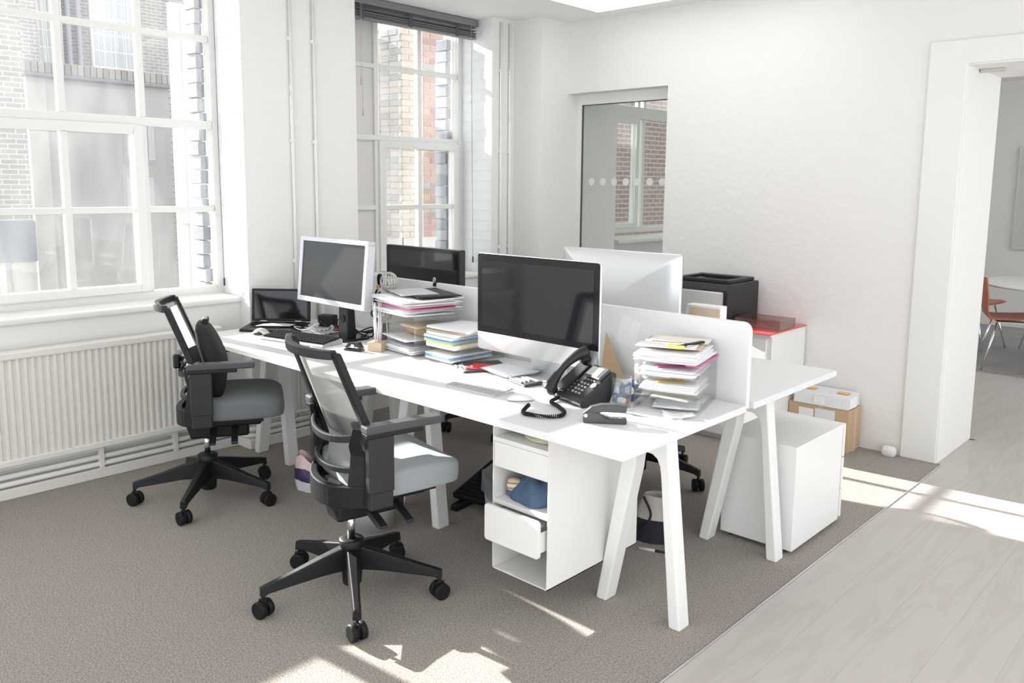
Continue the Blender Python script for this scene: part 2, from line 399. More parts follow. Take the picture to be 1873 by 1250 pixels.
# ---- window wall (left)
def plan(name, poly, z0, z1, m, parent=None):
    o = MB().prism(poly, 'Z', z0, z1).build(name, m, parent); return o if parent else struct(o)
wl_ = plan('wall_left', [(XO,2.53),(XW,2.508),(XP,2.455),(XP,3.235),(XW,3.21),(XO,3.21)], 0, ZC, PBRICK)
wl_['label'] = 'white painted brick pier between the two windows'
o = plan('wall_left', [(XO,-2.6),(XP,-2.6),(XP,0.30),(XW,0.33),(XO,0.33)], 0, ZC, PBRICK); o['label'] = 'white painted wall left of the big window'
w2p = plan('wall_left', [(XO,4.53),(XW,4.528),(XP,4.455),(XP,6.02),(XW,6.1),(XO,6.1)], 0, ZC, PBRICK); w2p['label'] = 'white painted wall right of the blind window'
o = plan('wall_left', [(XO,7.9),(XW,7.9),(XP,7.98),(XP,11.0),(XO,11.0)], 0, ZC, WALL); o['label'] = 'window wall of the meeting room'
# reveal linings so brick courses run along the splayed sides
plan('window_reveal', [(XW,2.508),(XP+0.001,2.4555),(XP+0.001,2.452),(XW,2.5045)], 0.88, ZC, PBRICK2, wl_)
plan('window_reveal', [(XW,4.528),(XP+0.001,4.4555),(XP+0.001,4.452),(XW,4.5245)], 0.88, ZC, PBRICK2, w2p)
# aprons under the sills
def apron(y0, y1, zt, lab):
    o = struct(bx(XO, XR, y0, y1, 0, zt-0.03).build('wall_left', PBRICK), lab); return o
apron(0.30, 2.50, 0.886, 'white painted wall under the big window')
apron(3.21, 4.53, 0.886, 'white painted wall under the blind window')
apron(6.02, 7.95, 1.08, 'white wall under the meeting room window')
for (y0, y1, zt, lab) in ((0.31, 2.486, 0.886, 'deep white window sill of the big window'), (3.215, 4.49, 0.886, 'white window sill behind the black monitor')):
    struct(bx(XW-0.02, XR+0.018, y0, y1, zt-0.035, zt).build('trim_3', PAINTW, bevel=0.012, seg=3), lab)
struct(bx(XW-0.02, -4.29, 5.99, 8.02, 1.045, 1.08).build('trim_4', PAINTW, bevel=0.012, seg=3), 'meeting room window sill with rounded nose')

BLANK = mat('pale_backed_pane', (0.74, 0.72, 0.70), 0.5)
def window(n, label, cols, rows, cas, zb, zt, ysides, transom, blank=()):
    """cols: bar centres; cas: (first,last) column edge of the opening light below the transom"""
    w = thing('window_%d' % n, label, 'window'); w['kind'] = 'structure'
    x0, x1 = XW-0.06, XW
    y0, y1 = cols[0], cols[-1]; fr = MB()
    fr.box(x0, x1, ysides[0], y0, zb-0.05, zt+0.05); fr.box(x0, x1, y1, ysides[1], zb-0.05, zt+0.05)
    fr.box(x0, x1, y0, y1, zb-0.05, zb); fr.box(x0, x1, y0, y1, zt, zt+0.05)
    fr.build('frame', PAINTW, w, bevel=0.004)
    bx(x0+0.005, x1, y0, y1, transom[0], transom[1]).build('transom', PAINTW, w, bevel=0.004)
    hb = 0.0185; bd = (x0+0.012, x1-0.006)
    z_up = [transom[1]] + [r for r in rows if r > transom[1]] + [zt]
    z_lo = [zb] + [r for r in rows if r < transom[0]] + [transom[0]]
    c0, c1 = cas
    for i, c in enumerate(cols[1:-1], 1):
        bx(*bd, c-hb, c+hb, transom[1], zt).build('glazing_bar', PAINTW, w, bevel=0.004)
        if c0 < i < c1: bx(*bd, c-hb, c+hb, zb+0.04, transom[0]-0.05).build('glazing_bar', PAINTW, w, bevel=0.004)
        else: bx(*bd, c-hb, c+hb, zb, transom[0]).build('glazing_bar', PAINTW, w, bevel=0.004)
    for r in z_up[1:-1]: bx(bd[0]+0.002, bd[1]-0.002, y0, y1, r-0.017, r+0.017).build('glazing_bar', PAINTW, w, bevel=0.004)
    for r in z_lo[1:-1]: bx(bd[0]+0.002, bd[1]-0.002, y0, y1, r-0.017, r+0.017).build('glazing_bar', PAINTW, w, bevel=0.004)
    ca = MB(); a, b = cols[c0], cols[c1]
    a += 0.008 if c0 else -0.0; b -= 0.008 if c1 < len(cols)-1 else 0.0
    ca.box(x0+0.008, x1+0.014, a, a+0.055, zb, transom[0]); ca.box(x0+0.008, x1+0.014, b-0.055, b, zb, transom[0])
    ca.box(x0+0.008, x1+0.014, a+0.055, b-0.055, zb, zb+0.045); ca.box(x0+0.008, x1+0.014, a+0.055, b-0.055, transom[0]-0.05, transom[0])
    ca.build('casement', PAINTW, w, bevel=0.005)
    xg = (x0+x1)/2
    for i in range(len(cols)-1):
        for zz in (z_up, z_lo):
            for a_, b_ in zip(zz, zz[1:]):
                bx(xg-0.002, xg+0.002, cols[i]+0.001, cols[i+1]-0.001, a_+0.001, b_-0.001).build('pane', BLANK if i in blank else GLASS, w)
    return w
window(1, 'big white multi pane window above the radiator', [0.40, 0.815, 1.229, 1.643, 2.062, 2.469], [1.395, 2.386], (2, 4), 0.93, 2.70, (0.33, 2.51), (1.865, 1.912))
window(2, 'white multi pane window with the raised blind', [3.30, 3.703, 4.101, 4.482], [1.386, 2.368], (1, 3), 0.93, 2.70, (3.21, 4.53), (1.858, 1.896), blank=(0,))
window(3, 'meeting room window seen through the glass partition', [6.16, 6.92, 7.02, 7.84], [], (0, 1), 1.15, 2.70, (6.09, 7.91), (2.21, 2.32))
# outer brick reveals, one brick per course
ob = None
for (yy, par, zz0) in ((2.445, wl_, 0.90), (4.452, w2p, 0.90)):
    for k in range(21):
        if ob is None: ob = bx(-0.065, 0.065, -0.02, 0.03, -0.0405, 0.0405).build('brick', BST[0], par, bevel=0.004, seg=1); o = ob
        else: o = share(ob, 'brick', (0,0,0), parent=par, m=BST[k % 2] if (k*7) % 3 else BST[1])
        o.location = (-4.895 + 0.006*math.sin(k*2.3), yy + 0.004*math.sin(k*1.7), zz0 + 0.0855*k)
# ---- corner column and right hand wall
struct(bx(XP, -4.09, 4.69, 5.0, 0, ZC).build('wall_corner', WALL), 'boxed white column in the corner')
Y0, Y1 = 5.0, 5.64
struct(bx(-3.205, -1.334, Y0, Y1, 0, ZC).build('wall_right', PLASTER), 'rough white plastered wall')
for b_, lab in (((XP, -3.205, 2.241, ZC), 'plastered wall above the glass partition'), ((XP, -3.205, 0, 0.85), 'wall under the glass partition'), ((XP, -4.09, 0.85, 2.241), 'wall beside the glass partition'), ((-1.334, 1.3, 2.22, ZC), 'wall above the doorway'), ((1.3, 1.9, 0, ZC), 'wall right of the doorway')):
    struct(bx(b_[0], b_[1], Y0, Y1, b_[2], b_[3]).build('wall_right', PLASTER), lab)
pil = MB().prism([(-1.526,0),(-1.332,0),(-1.332,2.215),(1.3,2.215),(1.3,0),(1.5,0),(1.5,2.345),(-1.526,2.345)], 'Y', 4.978, 5.0)
struct(pil.build('trim_5', PAINTW, bevel=0.006), 'smooth white surround of the doorway')
struct(bx(-1.336, -1.326, 4.985, 5.66, 0, 2.215).build('trim_6', WALL, bevel=0.003), 'smooth white side lining of the doorway')
struct(bx(-1.33, 1.3, 4.985, 5.66, 2.207, 2.22).build('trim_7', WALL, bevel=0.003), 'white head lining of the doorway')
o = bx(-0.06, 0.06, -0.02, 0.02, -0.018, 0).build('door_bracket', MATS.get('x') or mat('nickel_plate', (0.55,0.54,0.48), 0.4, 0.4), bevel=0.003, loc=(-1.262, 5.20, 2.207))
tag(o, 'small metal bracket under the doorway head', 'bracket')
# glass partition
gp = thing('window_4', 'clear glass partition with a row of frosted dots', 'window', (0,0,0)); gp['kind'] = 'structure'
bx(-4.05, -3.205, 5.146, 5.156, 0.85, 2.165).build('pane', GLASSI, gp)
g = MB().box(-4.09,-4.05,5.12,5.18,0.85,2.241).box(-4.05,-3.205,5.12,5.18,2.165,2.241); g.build('frame', PAINTW, gp)
g = MB().box(-4.052,-4.046,5.13,5.145,0.85,2.168).box(-4.05,-3.205,5.13,5.145,2.160,2.166); g.build('gasket', DGREY, gp)
dot = None
FROST = mat('frosted_dot', (0.75,0.75,0.72), 0.7)
for k in range(8):
    if dot is None: dot = MB().cyl((0,-0.001,0),(0,0.001,0),0.028,n=20).build('frosted_dot', FROST, gp); o = dot
    else: o = share(dot, 'frosted_dot', (0,0,0), parent=gp)
    o.location = (-3.955+0.106*k, 5.143, 1.585)
# stone lump at the wall foot
st = MB().ell((0,0,0.028),(0.042,0.03,0.032),10,7,0.6)
tag(st.build('plaster_lump', PLASTER, loc=(-1.575,4.945,0)), 'small white lump of plaster at the wall foot', 'rubble')
# ---- walls behind the camera and of the meeting room
struct(bx(-5.0, 1.9, 10.75, 11.0, 0, ZC).build('wall_far', WALL), 'far white wall of the meeting room')
struct(bx(-4.3, 1.9, 10.73, 10.75, 0, 0.13).build('baseboard_far', PAINTW), 'white baseboard of the meeting room')
# skirting and pipework on the window wall
struct(bx(XR, -4.445, -2.4+2.7, 2.47, 0, 0.055).build('baseboard_left', CREAM, bevel=0.006), 'cream skirting under the radiator')
struct(MB().prism([(XR,2.40),(-4.31,2.40),(-4.31,3.28),(XP,3.28),(XP,2.452),(XR,2.46)], 'Z', 0, 0.06).build('baseboard_pier', CREAM, bevel=0.006), 'cream skirting around the pier')
pp = thing('heating_pipes', 'three painted heating pipes running below the radiator', 'pipes', (0,0,0))
for i, (z, xx) in enumerate(((0.078, -4.452), (0.115, -4.458), (0.158, -4.470))):
    d = xx - XR
    pts = [(xx, 0.31, z), (xx, 2.30-0.0*i, z), (xx, 2.40-d*0.3, z), (XP+0.012, 2.412-d*0.2, z), (XP+d*0.6, 2.44, z), (XP+d*0.6, 3.2, z)]
    MB().tube(pts, 0.0135, 10).build('pipe', CREAM, pp)
for yy in (1.05, 1.62, 2.02):
    bx(-4.478, -4.436, yy-0.012, yy+0.012, 0.055, 0.175).build('clip', CREAM, pp, bevel=0.003)
lab = {2.762: 'left of the two white wall pipes between the windows', 2.92: 'right of the two white wall pipes between the windows',
       4.537: 'left of the two white wall pipes by the corner column', 4.632: 'right of the two white wall pipes by the corner column'}
for yy, lb in lab.items():
    p = thing('wall_pipe', lb, 'pipe', (XP, yy, 0), 0, 'white vertical wall pipes')
    MB().cyl((0.014,0,0.06),(0.014,0,ZC-0.03),0.010,n=10).build('pipe', PAINTW, p)
    for z in (1.09, 1.80, 2.385):
        MB().box(0,0.022,-0.016,0.016,z-0.012,z+0.012).build('clip', PAINTW, p, bevel=0.004)
# radiator
r = thing('radiator', 'cream ribbed panel radiator under the big window', 'radiator', (0,0,0))
pr = []; yy = 0.36; P_ = 0.0333
while yy < 2.28:
    pr += [(-4.418, yy), (-4.418, yy+0.010), (-4.404, yy+0.016), (-4.404, yy+0.027)]; yy += P_
poly = pr + [(-4.455, yy), (-4.455, 0.36)]
MB().prism([(p[0], p[1]) for p in poly], 'Z', 0.205, 0.705).build('ribbed_panel', CREAM, r)
MB().box(-4.470,-4.398,0.34,2.30,0.700,0.737).build('top_rail', CREAM, r, bevel=0.006)
MB().box(-4.465,-4.398,0.34,2.30,0.178,0.212).build('bottom_rail', CREAM, r, bevel=0.006)
for yy in (0.8, 1.9): MB().box(-4.50,-4.45,yy-0.02,yy+0.02,0.3,0.6).build('bracket', CREAM, r)
# venetian blind pulled up
b = thing('venetian_blind', 'dark grey slatted blind pulled up to the window head', 'blind', (-4.56, 0, 0))
bx(-0.035, 0.035, 3.262, 4.475, ZC-0.05, ZC-0.005).build('headrail', BLINDM, b, bevel=0.003)
sl = None
for k in range(19):
    z = 2.635 + 0.0042*k if k < 10 else 2.677 + 0.0088*(k-9)
    if z > ZC-0.056: break
    if sl is None: sl = bx(-0.026, 0.026, 3.266, 4.462, -0.0011, 0.0011).build('slat', BLINDM, b); o = sl
    else: o = share(sl, 'slat', (0,0,0), parent=b)
    o.location = (0.002*math.sin(k*2.1), 0.003*math.sin(k*1.3), z); o.rotation_euler = (0.0015*math.sin(k*3.1), 0.12*math.sin(k*1.9), 0)
bx(-0.027, 0.027, 3.266, 4.464, 2.618, 2.631).build('bottom_rail', BLINDM, b, bevel=0.003)
for yy in (3.42, 3.83, 4.27):
    for s in (-1, 1): bx(0.029*s-0.0008, 0.029*s+0.0008, yy-0.016, yy+0.016, 2.618, ZC-0.05).build('ladder_tape', DGREY, b)
for (yy, zb) in ((3.40, 2.22), (3.41, 2.02), (4.40, 2.18)):
    cd = MB().cyl((0.036,yy,ZC-0.05),(0.036,yy,zb),0.0013,n=6).build('cord', PAPERG, b); MB().lathe([(0.002,0.03),(0.005,0.0),(0.005,-0.025)],(0.036,yy,zb),8).build('toggle', PAPERG, cd)
c = thing('blind_cord', 'dark hanging cord with a weight in the big window', 'cord', (-4.715, 2.488, 0))
MB().tube([(0,0,2.70),(0.002,-0.002,1.8),(0.012,-0.004,0.98)],0.0018,6).build('cord', DGREY, c)
MB().lathe([(0.003,0.04),(0.006,0.03),(0.006,-0.01)],(0.012,-0.004,0.94),8).build('weight', DGREY, c)
c = thing('blind_cord', 'thin hanging cord beside the blind window', 'cord', (-4.60, 4.478, 0))
MB().tube([(0,0,2.60),(0.01,-0.002,1.8),(0.03,-0.010,1.0)],0.0014,6).build('cord', DGREY, c)
MB().lathe([(0.003,0.04),(0.006,0.03),(0.006,-0.01)],(0.03,-0.010,0.97),8).build('weight', DGREY, c)

# ================================================================ OUTSIDE
struct(bx(-30, -4.98, -10, 22, -1.6, -1.5).build('ground_yard', CONCRETE), 'paved yard outside')
# red brick building with yellow quoins, bricks laid one by one where the blind window shows them
rb = thing('brick_building', 'red brick building with pale yellow quoins across the yard', 'building', (0,0,0))
CX_, CY_ = -8.0, 6.62
bx(-10.5, CX_-0.012, CY_+0.012, 13.0, -1.5, 3.55).build('wall', RBRICK, rb)
bx(CX_-0.44, CX_-0.008, CY_+0.006, CY_+0.03, 0.5, 3.5).build('mortar_bed', MORTAR, rb)
bx(CX_-0.03, CX_-0.006, CY_+0.006, 7.62, 0.5, 3.5).build('mortar_bed', MORTAR, rb)
bk = None
def brick(p, s, m):
    global bk
    if bk is None:
        bk = bx(-0.5,0.5,-0.5,0.5,-0.5,0.5).build('brick', BR[0], rb); o = bk
        o.material_slots[0].link = 'OBJECT'; o.material_slots[0].material = m
    else: o = share(bk, 'brick', (0,0,0), parent=rb, m=m)
    o.location = p; o.scale = s
rnd = random.Random(3)
for k in range(33):
    z = 0.93 + 0.0765*k; odd = k % 2
    yy = CY_
    seq = ([0.215, 0.1025, 0.215, 0.215, 0.215] if odd else [0.1025, 0.215, 0.1025, 0.215, 0.215, 0.1025])
    for L in seq:
        if yy > 7.50: break
        mm = rnd.choice(BY) if yy < 6.88 else (rnd.choice(BR) if rnd.random() > 0.1 else BGR[0])
        brick((CX_-0.01+rnd.uniform(-0.002,0.003), yy+L/2, z), (0.03, L, 0.0655), mm); yy += L+0.010
    xx = CX_-0.028 - (0.0 if odd else 0.06)
    for L in ((0.2, 0.18) if odd else (0.15, 0.165)):
        brick((xx-L/2, CY_+0.006+rnd.uniform(-0.003,0.002), z), (L, 0.03, 0.0655), rnd.choice(BGR)); xx -= L+0.010
# pale rendered wall next to it
pw = thing('rendered_wall', 'pale rendered yard wall with a thin downpipe', 'building', (0,0,0))
bx(-8.52, -8.44, 3.99, 6.615, -1.5, 3.35).build('wall', RENDERL, pw)
MB().cyl((-8.41,4.10,-1.5),(-8.41,4.10,3.3),0.02,n=8).build('downpipe', PAINTW, pw)
bx(-8.445, -8.42, 4.0, 4.28, 1.12, 1.24).build('string_course', RENDERW, pw)
bx(-8.445, -8.425, 4.16, 4.26, -1.5, 1.10).build('pilaster', RENDERL, pw)
# low rendered building with brick coping
lb = thing('rendered_building', 'low grey rendered building with a brick coping', 'building', (0,0,0))
bx(-18, -16.0, 5.27, 7.45, -1.5, 3.33).build('wall', RENDERW, lb)
bx(-18, -15.98, 4.97, 5.27, -1.5, 3.33).build('lit_return', RENDERL, lb)  # lighter render puts the light on this return into its colour
bx(-18.1, -15.90, 4.93, 7.50, 3.33, 3.40).build('coping_ledge', SLATE, lb, bevel=0.02)
cb = None
for k in range(24):
    if cb is None: cb = bx(-0.06,0.06,-0.049,0.049,0,0.19).build('coping_brick', BGR[0], lb, bevel=0.008, seg=1); o = cb
    else: o = share(cb, 'coping_brick', (0,0,0), parent=lb, m=BGR[k % 3])
    o.location = (-15.98, 4.99+0.1075*k, 3.40)
for (y0,y1,z0,z1) in ((6.55,7.15,1.9,2.75),(6.5,7.1,0.9,1.7)):
    w = bx(-16.02,-15.99,y0,y1,z0,z1).build('window', RENDERW, lb)
    for j in range(3): bx(-16.0,-15.98,y0+0.06+(y1-y0)/3*j,y0+(y1-y0)/3*(j+1)-0.02,z0+0.06,z1-0.06).build('pane', mat('old_pane',(0.46,0.46,0.46),0.4), w)
# brick building behind with barred sash windows
bb = thing('stock_brick_building', 'grey stock brick building with white barred sash windows', 'building', (0,0,0))
bx(-24, -20.0, 6.25, 10.2, -1.5, 7.2).build('wall', GBRICK, bb)
bx(-24, -19.2, 4.0, 6.25, -1.5, 7.2).build('side_wall', GBRICK, bb)
for (y0, y1, zb) in ((6.30, 6.98, 4.0), (7.58, 8.62, 4.06)):
    xx = -19.15 if y0 < 6.4 else -19.93
    y0b = 5.62 if y0 < 6.4 else y0; y1b = 6.22 if y0 < 6.4 else y1
    if y0 < 6.4: y0b, y1b = 6.34, 6.92; xx = -19.93
    w = bx(xx-0.1, xx, y0b, y1b, zb, zb+1.9).build('sash_window', PAINTW, bb)
    bx(xx-0.06, xx+0.14, y0b-0.05, y1b+0.05, zb-0.12, zb).build('sill', PAINTW, w)
    nb = 4
    for i in range(nb):
        for j in range(5):
            bx(xx+0.002, xx+0.012, y0b+0.06+(y1b-y0b-0.08)/nb*i, y0b+0.02+(y1b-y0b-0.08)/nb*(i+1), zb+0.08+0.36*j, zb+0.08+0.36*j+0.32).build('pane', mat('sky_pane',(0.50,0.52,0.55),0.3), w)
    for i in range(9):
        yy = y0b-0.02+(y1b-y0b+0.04)/8*i
        MB().cyl((xx+0.1,yy,zb-0.02),(xx+0.1,yy,zb+1.9),0.012,n=6).build('bar', PAINTW, w)
for yy in (7.10, 7.32): MB().cyl((-19.9,yy,0),(-19.9,yy,7.2),0.055,n=10).build('downpipe', PIPEG, bb)
# grey brick side building on the left with slate lean-to
gb = thing('side_building', 'grey brick side building with a dark slate band', 'building', (0,0,0))
bx(-15.5, -14.0, 2.2, 4.32, 0.95, 4.6).build('wall', GBRICK, gb)
bx(-15.5, -13.97, 2.2, 4.34, 0.34, 0.95).build('slate_fascia', SLATE, gb)
bx(-15.4, -13.99, 2.2, 4.32, -1.5, 0.34).build('lower_wall', RENDERL, gb)
for k in range(4): bx(-13.99,-13.955,2.4+0.5*k,2.46+0.5*k,-1.5,0.34).build('post', PIPEG, gb)
# ================================================================ DESKS
ZT = 0.735
def leg_profile(xo, s):
    """half of an inverted-V trestle: xo = outer foot, s=+1 outer side is +x; centre line 0.193 inside"""
    c = xo - s*0.1935
    if s < 0:
        pts = [(xo, 0.0), (xo+0.046, 0.0), (xo+0.158, 0.54), (xo+0.163, 0.585), (xo+0.170, 0.608), (xo+0.180, 0.618), (xo+0.1735, 0.621), (xo+0.1735, 0.708), (xo+0.128, 0.708)]
        pts[5] = (xo+0.172, 0.618)
        return pts[::-1]
    pts = [(xo, 0.0), (xo - s*0.046, 0.0), (xo - s*0.098, 0.54), (xo - s*0.104, 0.578), (xo - s*0.116, 0.604), (xo - s*0.136, 0.617), (c, 0.621), (c, 0.708), (xo - s*0.080, 0.708)]
    return pts if s > 0 else pts[::-1]
def bench(label, y0, y1, yl):
    d = thing('bench_desk', label, 'desk', (0, 0, 0), 0, 'white bench desks')
    for a, b in ((-4.27, -2.851), (-2.849, -1.424)):
        bx(a, b, y0, y1, ZT-0.026, ZT).build('worktop', LAM, d, bevel=0.0015, seg=1)
    for xo in (-1.418, -2.675, -3.905):
        t = bx(xo-0.30, xo-0.087, yl+0.012, yl+0.058, 0.65, 0.709).build('crossbar', PCOAT, d)
        for s, x in ((1, xo), (-1, xo-0.367)):
            MB().prism(leg_profile(x, s), 'Y', yl, yl+0.068).build('leg', PCOAT, t, bevel=0.006)
    for yy in (y0+0.10, y1-0.13):
        bx(-4.2, -1.50, yy, yy+0.03, 0.675, 0.709).build('rail', PCOAT, d)
    return d
bench('near white bench desk with the silver all-in-one computer and phone', 2.038, 2.838, 2.402)
bench('far white bench desk behind the white divider screen', 2.90, 3.69, 3.154)
o = MB().prism(rrect(-4.20, -1.436, ZT-0.02, 1.046, 0.035, 6, (0,0,1,1)), 'Y', 2.858, 2.882).build('divider_screen', LAM, bevel=0.002, seg=1)
tag(o, 'long low white divider screen between the two desks', 'divider')
# under-desk drawer unit ------------------------------------------------
u = thing('drawer_unit', 'white sheet steel unit hanging under the near desk with drawers', 'drawer unit', (0,0,0))
X0, X1, YF, YB, ZB = -2.026, -1.760, 2.085, 2.63, 0.15
for a in ((X0, X0+0.004), (X1-0.004, X1)): bx(a[0], a[1], YF, YB, ZB, 0.708).build('side_panel', PCOAT2, u)
bx(X0, X1, YB-0.004, YB, ZB, 0.708).build('back_panel', PCOAT2, u)
bx(X0, X1, YF, YB, ZB, ZB+0.004).build('bottom_panel', PCOAT2, u)
for z in (0.635, 0.402): bx(X0+0.004, X1-0.004, YF+0.004, YB-0.004, z, z+0.016).build('shelf', PCOAT2, u)
d = bx(X0+0.005, X1-0.005, YF+0.001, YF+0.018, 0.542, 0.634).build('drawer', PCOAT2, u, bevel=0.002, seg=1)
bx(X0+0.012, X1-0.012, YF+0.018, YB-0.05, 0.55, 0.63).build('drawer_box', PCOAT2, d)
d = MB().prism(rrect(X0+0.002, X1-0.004, 0.277, 0.412, 0.012, 4), 'Y', 2.040, 2.053).build('drawer', PCOAT2, u, bevel=0.001, seg=1)
bx(X0+0.014, X1-0.014, 2.053, YB-0.05, 0.292, 0.372).build('drawer_box', PCOAT2, d)
bx(X1-0.014, X1-0.008, 2.056, 2.12, 0.370, 0.386).build('runner', DGREY, d)
# clothes stuffed inside
o = MB().grid(lambda a, b: (lambda th, ph, r: (0.100*r*math.cos(th)*math.cos(ph), 0.085*r*math.sin(th)*math.cos(ph), 0.002+0.095*(r*math.sin(ph) if ph > 0 else 0)))(2*PI*a, PI*(b-0.5)*0.999, 1+0.10*math.sin(5*2*PI*a+3*b)+0.07*math.sin(13*b+4*PI*a)), 28, 14, True, True).build('folded_jumper', DENIM, loc=(-1.889, 2.19, 0.4185))
tag(o, 'rumpled dark blue ribbed jumper stuffed in the drawer unit', 'clothing')
wv = thing('check_cloth', 'cream and brown check cloth beside the blue jumper', 'clothing', (-1.978, 2.15, 0.4185), 0.5)
MB().ell((0,0,0.046),(0.028,0.018,0.024),12,8,0.6).build('cloth', MANILA, wv)
for k in range(3): MB().ell((0.0,0,0.036+0.010*k),(0.0288,0.0188,0.0022),12,6,0.6).build('stripe', [BLACK,PAPER,BLACK][k], wv)
MB().ell((0,0,0.014),(0.034,0.024,0.0135),12,6).build('cuff', DENIM, wv)
o = MB().grid(lambda a, b: (0.09*math.cos(2*PI*a)*math.cos(PI*(b-.5)), 0.07*math.sin(2*PI*a)*math.cos(PI*(b-.5)), 0.001+0.03*max(0,math.sin(PI*(b-.5)))*(1+0.4*math.sin(11*a+5*b))), 24, 10, True, True).build('plastic_pouch', mat('pale_yellow_plastic',(0.62,0.60,0.42),0.4), loc=(-1.868,2.20,0.652))
tag(o, 'pale yellow crumpled pouch on the unit top shelf', 'pouch')
# white mobile pedestal under the far desk --------------------------------
p = thing('pedestal_cabinet', 'white mobile pedestal cabinet under the far desk end', 'cabinet', (0,0,0))
bx(-1.738, -1.402, 3.262, 3.755, 0.018, 0.476).build('body', PCOAT, p, bevel=0.002, seg=1)
for z0, z1 in ((0.03, 0.165), (0.17, 0.315), (0.32, 0.476)):
    dr = bx(-1.740, -1.398, 3.759, 3.778, z0, z1).build('drawer', PCOAT, p, bevel=0.002, seg=1)
for a in (-1.70, -1.44):
    for b_ in (3.30, 3.72): MB().cyl((a, b_-0.01, 0.0135),(a, b_+0.01, 0.0135),0.0135,n=12).build('castor', BLACK, p)
# cabinet against the right wall, red acrylic sheet, printer ---------------
c = thing('low_cabinet', 'low white cupboard against the rough wall', 'cabinet', (0,0,0))
bx(-3.12, -2.135, 4.53, 4.99, 0.03, 0.684).build('body', PCOAT, c, bevel=0.002, seg=1)
bx(-3.12, -2.135, 4.51, 4.99, 0.684, 0.700).build('top', PCOAT, c, bevel=0.002, seg=1)
bx(-3.12, -2.135, 4.55, 4.98, 0, 0.03).build('plinth', PCOAT2, c)
for a, b_ in ((-3.10, -2.648), (-2.642, -2.165)):
    dr = bx(a, b_, 4.515, 4.53, 0.04, 0.668).build('door', PCOAT, c, bevel=0.001, seg=1)
    MB().cyl(((b_-0.04) if a < -3 else (a+0.04), 4.515, 0.40), ((b_-0.04) if a < -3 else (a+0.04), 4.498, 0.40), 0.008, n=12).build('knob', ALU, dr)
o = bx(-2.46, -2.125, 4.49, 4.985, 0.7005, 0.7085).build('acrylic_sheet', REDACR, bevel=0.0015, seg=1)
tag(o, 'glossy red acrylic sheet on the low white cupboard', 'sheet')
a_ = thing('acrylic_tray', 'empty clear acrylic tray on the red sheet', 'tray', (-2.283, 4.73, 0.709), 0.03)
bx(-0.145,0.145,-0.115,0.115,0,0.003).build('base', ACR, a_)
for q in ((-0.145,0.145,-0.115,-0.112),(-0.145,0.145,0.112,0.115),(-0.145,-0.142,-0.112,0.112),(0.142,0.145,-0.112,0.112)):
    bx(q[0],q[1],q[2],q[3],0.003,0.055).build('side', clear_mat('smoky_acrylic',(0.80,0.76,0.74),0.18,0.05), a_)
pr = thing('laser_printer', 'black and grey laser printer on the low cupboard', 'printer', (-2.66, 4.75, 0.70))
MB().prism([(-0.20,0),(-0.20,0.225),(-0.17,0.262),(0.20,0.262),(0.21,0.25),(0.21,0)], 'X', -0.215, 0.215).build('body', CHARC, pr, bevel=0.008)
bx(-0.205, 0.19, -0.222, -0.20, 0.004, 0.215).build('front_panel', mat('printer_grey',(0.46,0.455,0.445),0.5), pr, bevel=0.006)
t_ = MB().box(-0.15,0.15,-0.13,0.12,0.262,0.2635).build('output_tray', BLACK, pr)
for q in ((-0.19,0.19,-0.15,-0.13),(-0.19,0.19,0.12,0.19),(-0.19,-0.15,-0.13,0.12),(0.15,0.19,-0.13,0.12)):
    bx(*q, 0.262, 0.284).build('top_rim', CHARC, pr, bevel=0.004)
MB().box(-0.10,-0.06,-0.05,0.02,0.2635,0.275).build('paper_stop', DGREY, pr)
bx(0.216, 0.218, -0.12, -0.03, 0.03, 0.075).build('vent', BLACK, pr)
# boxes by the wall
k = thing('cardboard_box', 'brown cardboard box on the floor by the rough wall', 'box', (-1.945, 4.885, 0))
bx(-0.185,0.185,-0.09,0.10,0,0.262).build('carton', KRAFT, k, bevel=0.003, seg=1)
bx(0.1852,0.1862,-0.015,0.03,0.0,0.262).build('tape', MANILA, k)
bx(-0.12,-0.03,-0.0915,-0.0905,0.10,0.235).build('address_label', PAPER, k); bx(-0.02,0.10,-0.0915,-0.0905,0.09,0.245).build('address_label', PAPER2, k)
bx(0.0,0.03,-0.092,-0.0915,0.245,0.262).build('tape', MANILA, k)
w = thing('white_parcel', 'white parcel with two orange stickers on the cardboard box', 'parcel', (-1.935, 4.88, 0.263), 0.03)
MB().prism([(-0.095,0),(0.095,0),(0.090,0.078),(-0.085,0.070)], 'X', -0.165, 0.165).build('wrapping', PAPER2, w, bevel=0.005)
MB().add([(0.166,-0.085,0.005),(0.166,0.02,0.005),(0.192,-0.04,0.02),(0.167,-0.085,0.068),(0.167,0.05,0.072)],[(0,1,4,3),(0,2,3),(2,4,3),(2,1,4),(0,1,2)]).build('folded_end', PAPER, w)
for x in (-0.10, 0.10): bx(x-0.035,x+0.035,-0.02,0.035,0.0765,0.0775).build('sticker', ORANGE, w)
bx(-0.04,0.03,-0.0975,-0.0955,0.012,0.06).build('address_label', PAPER, w)

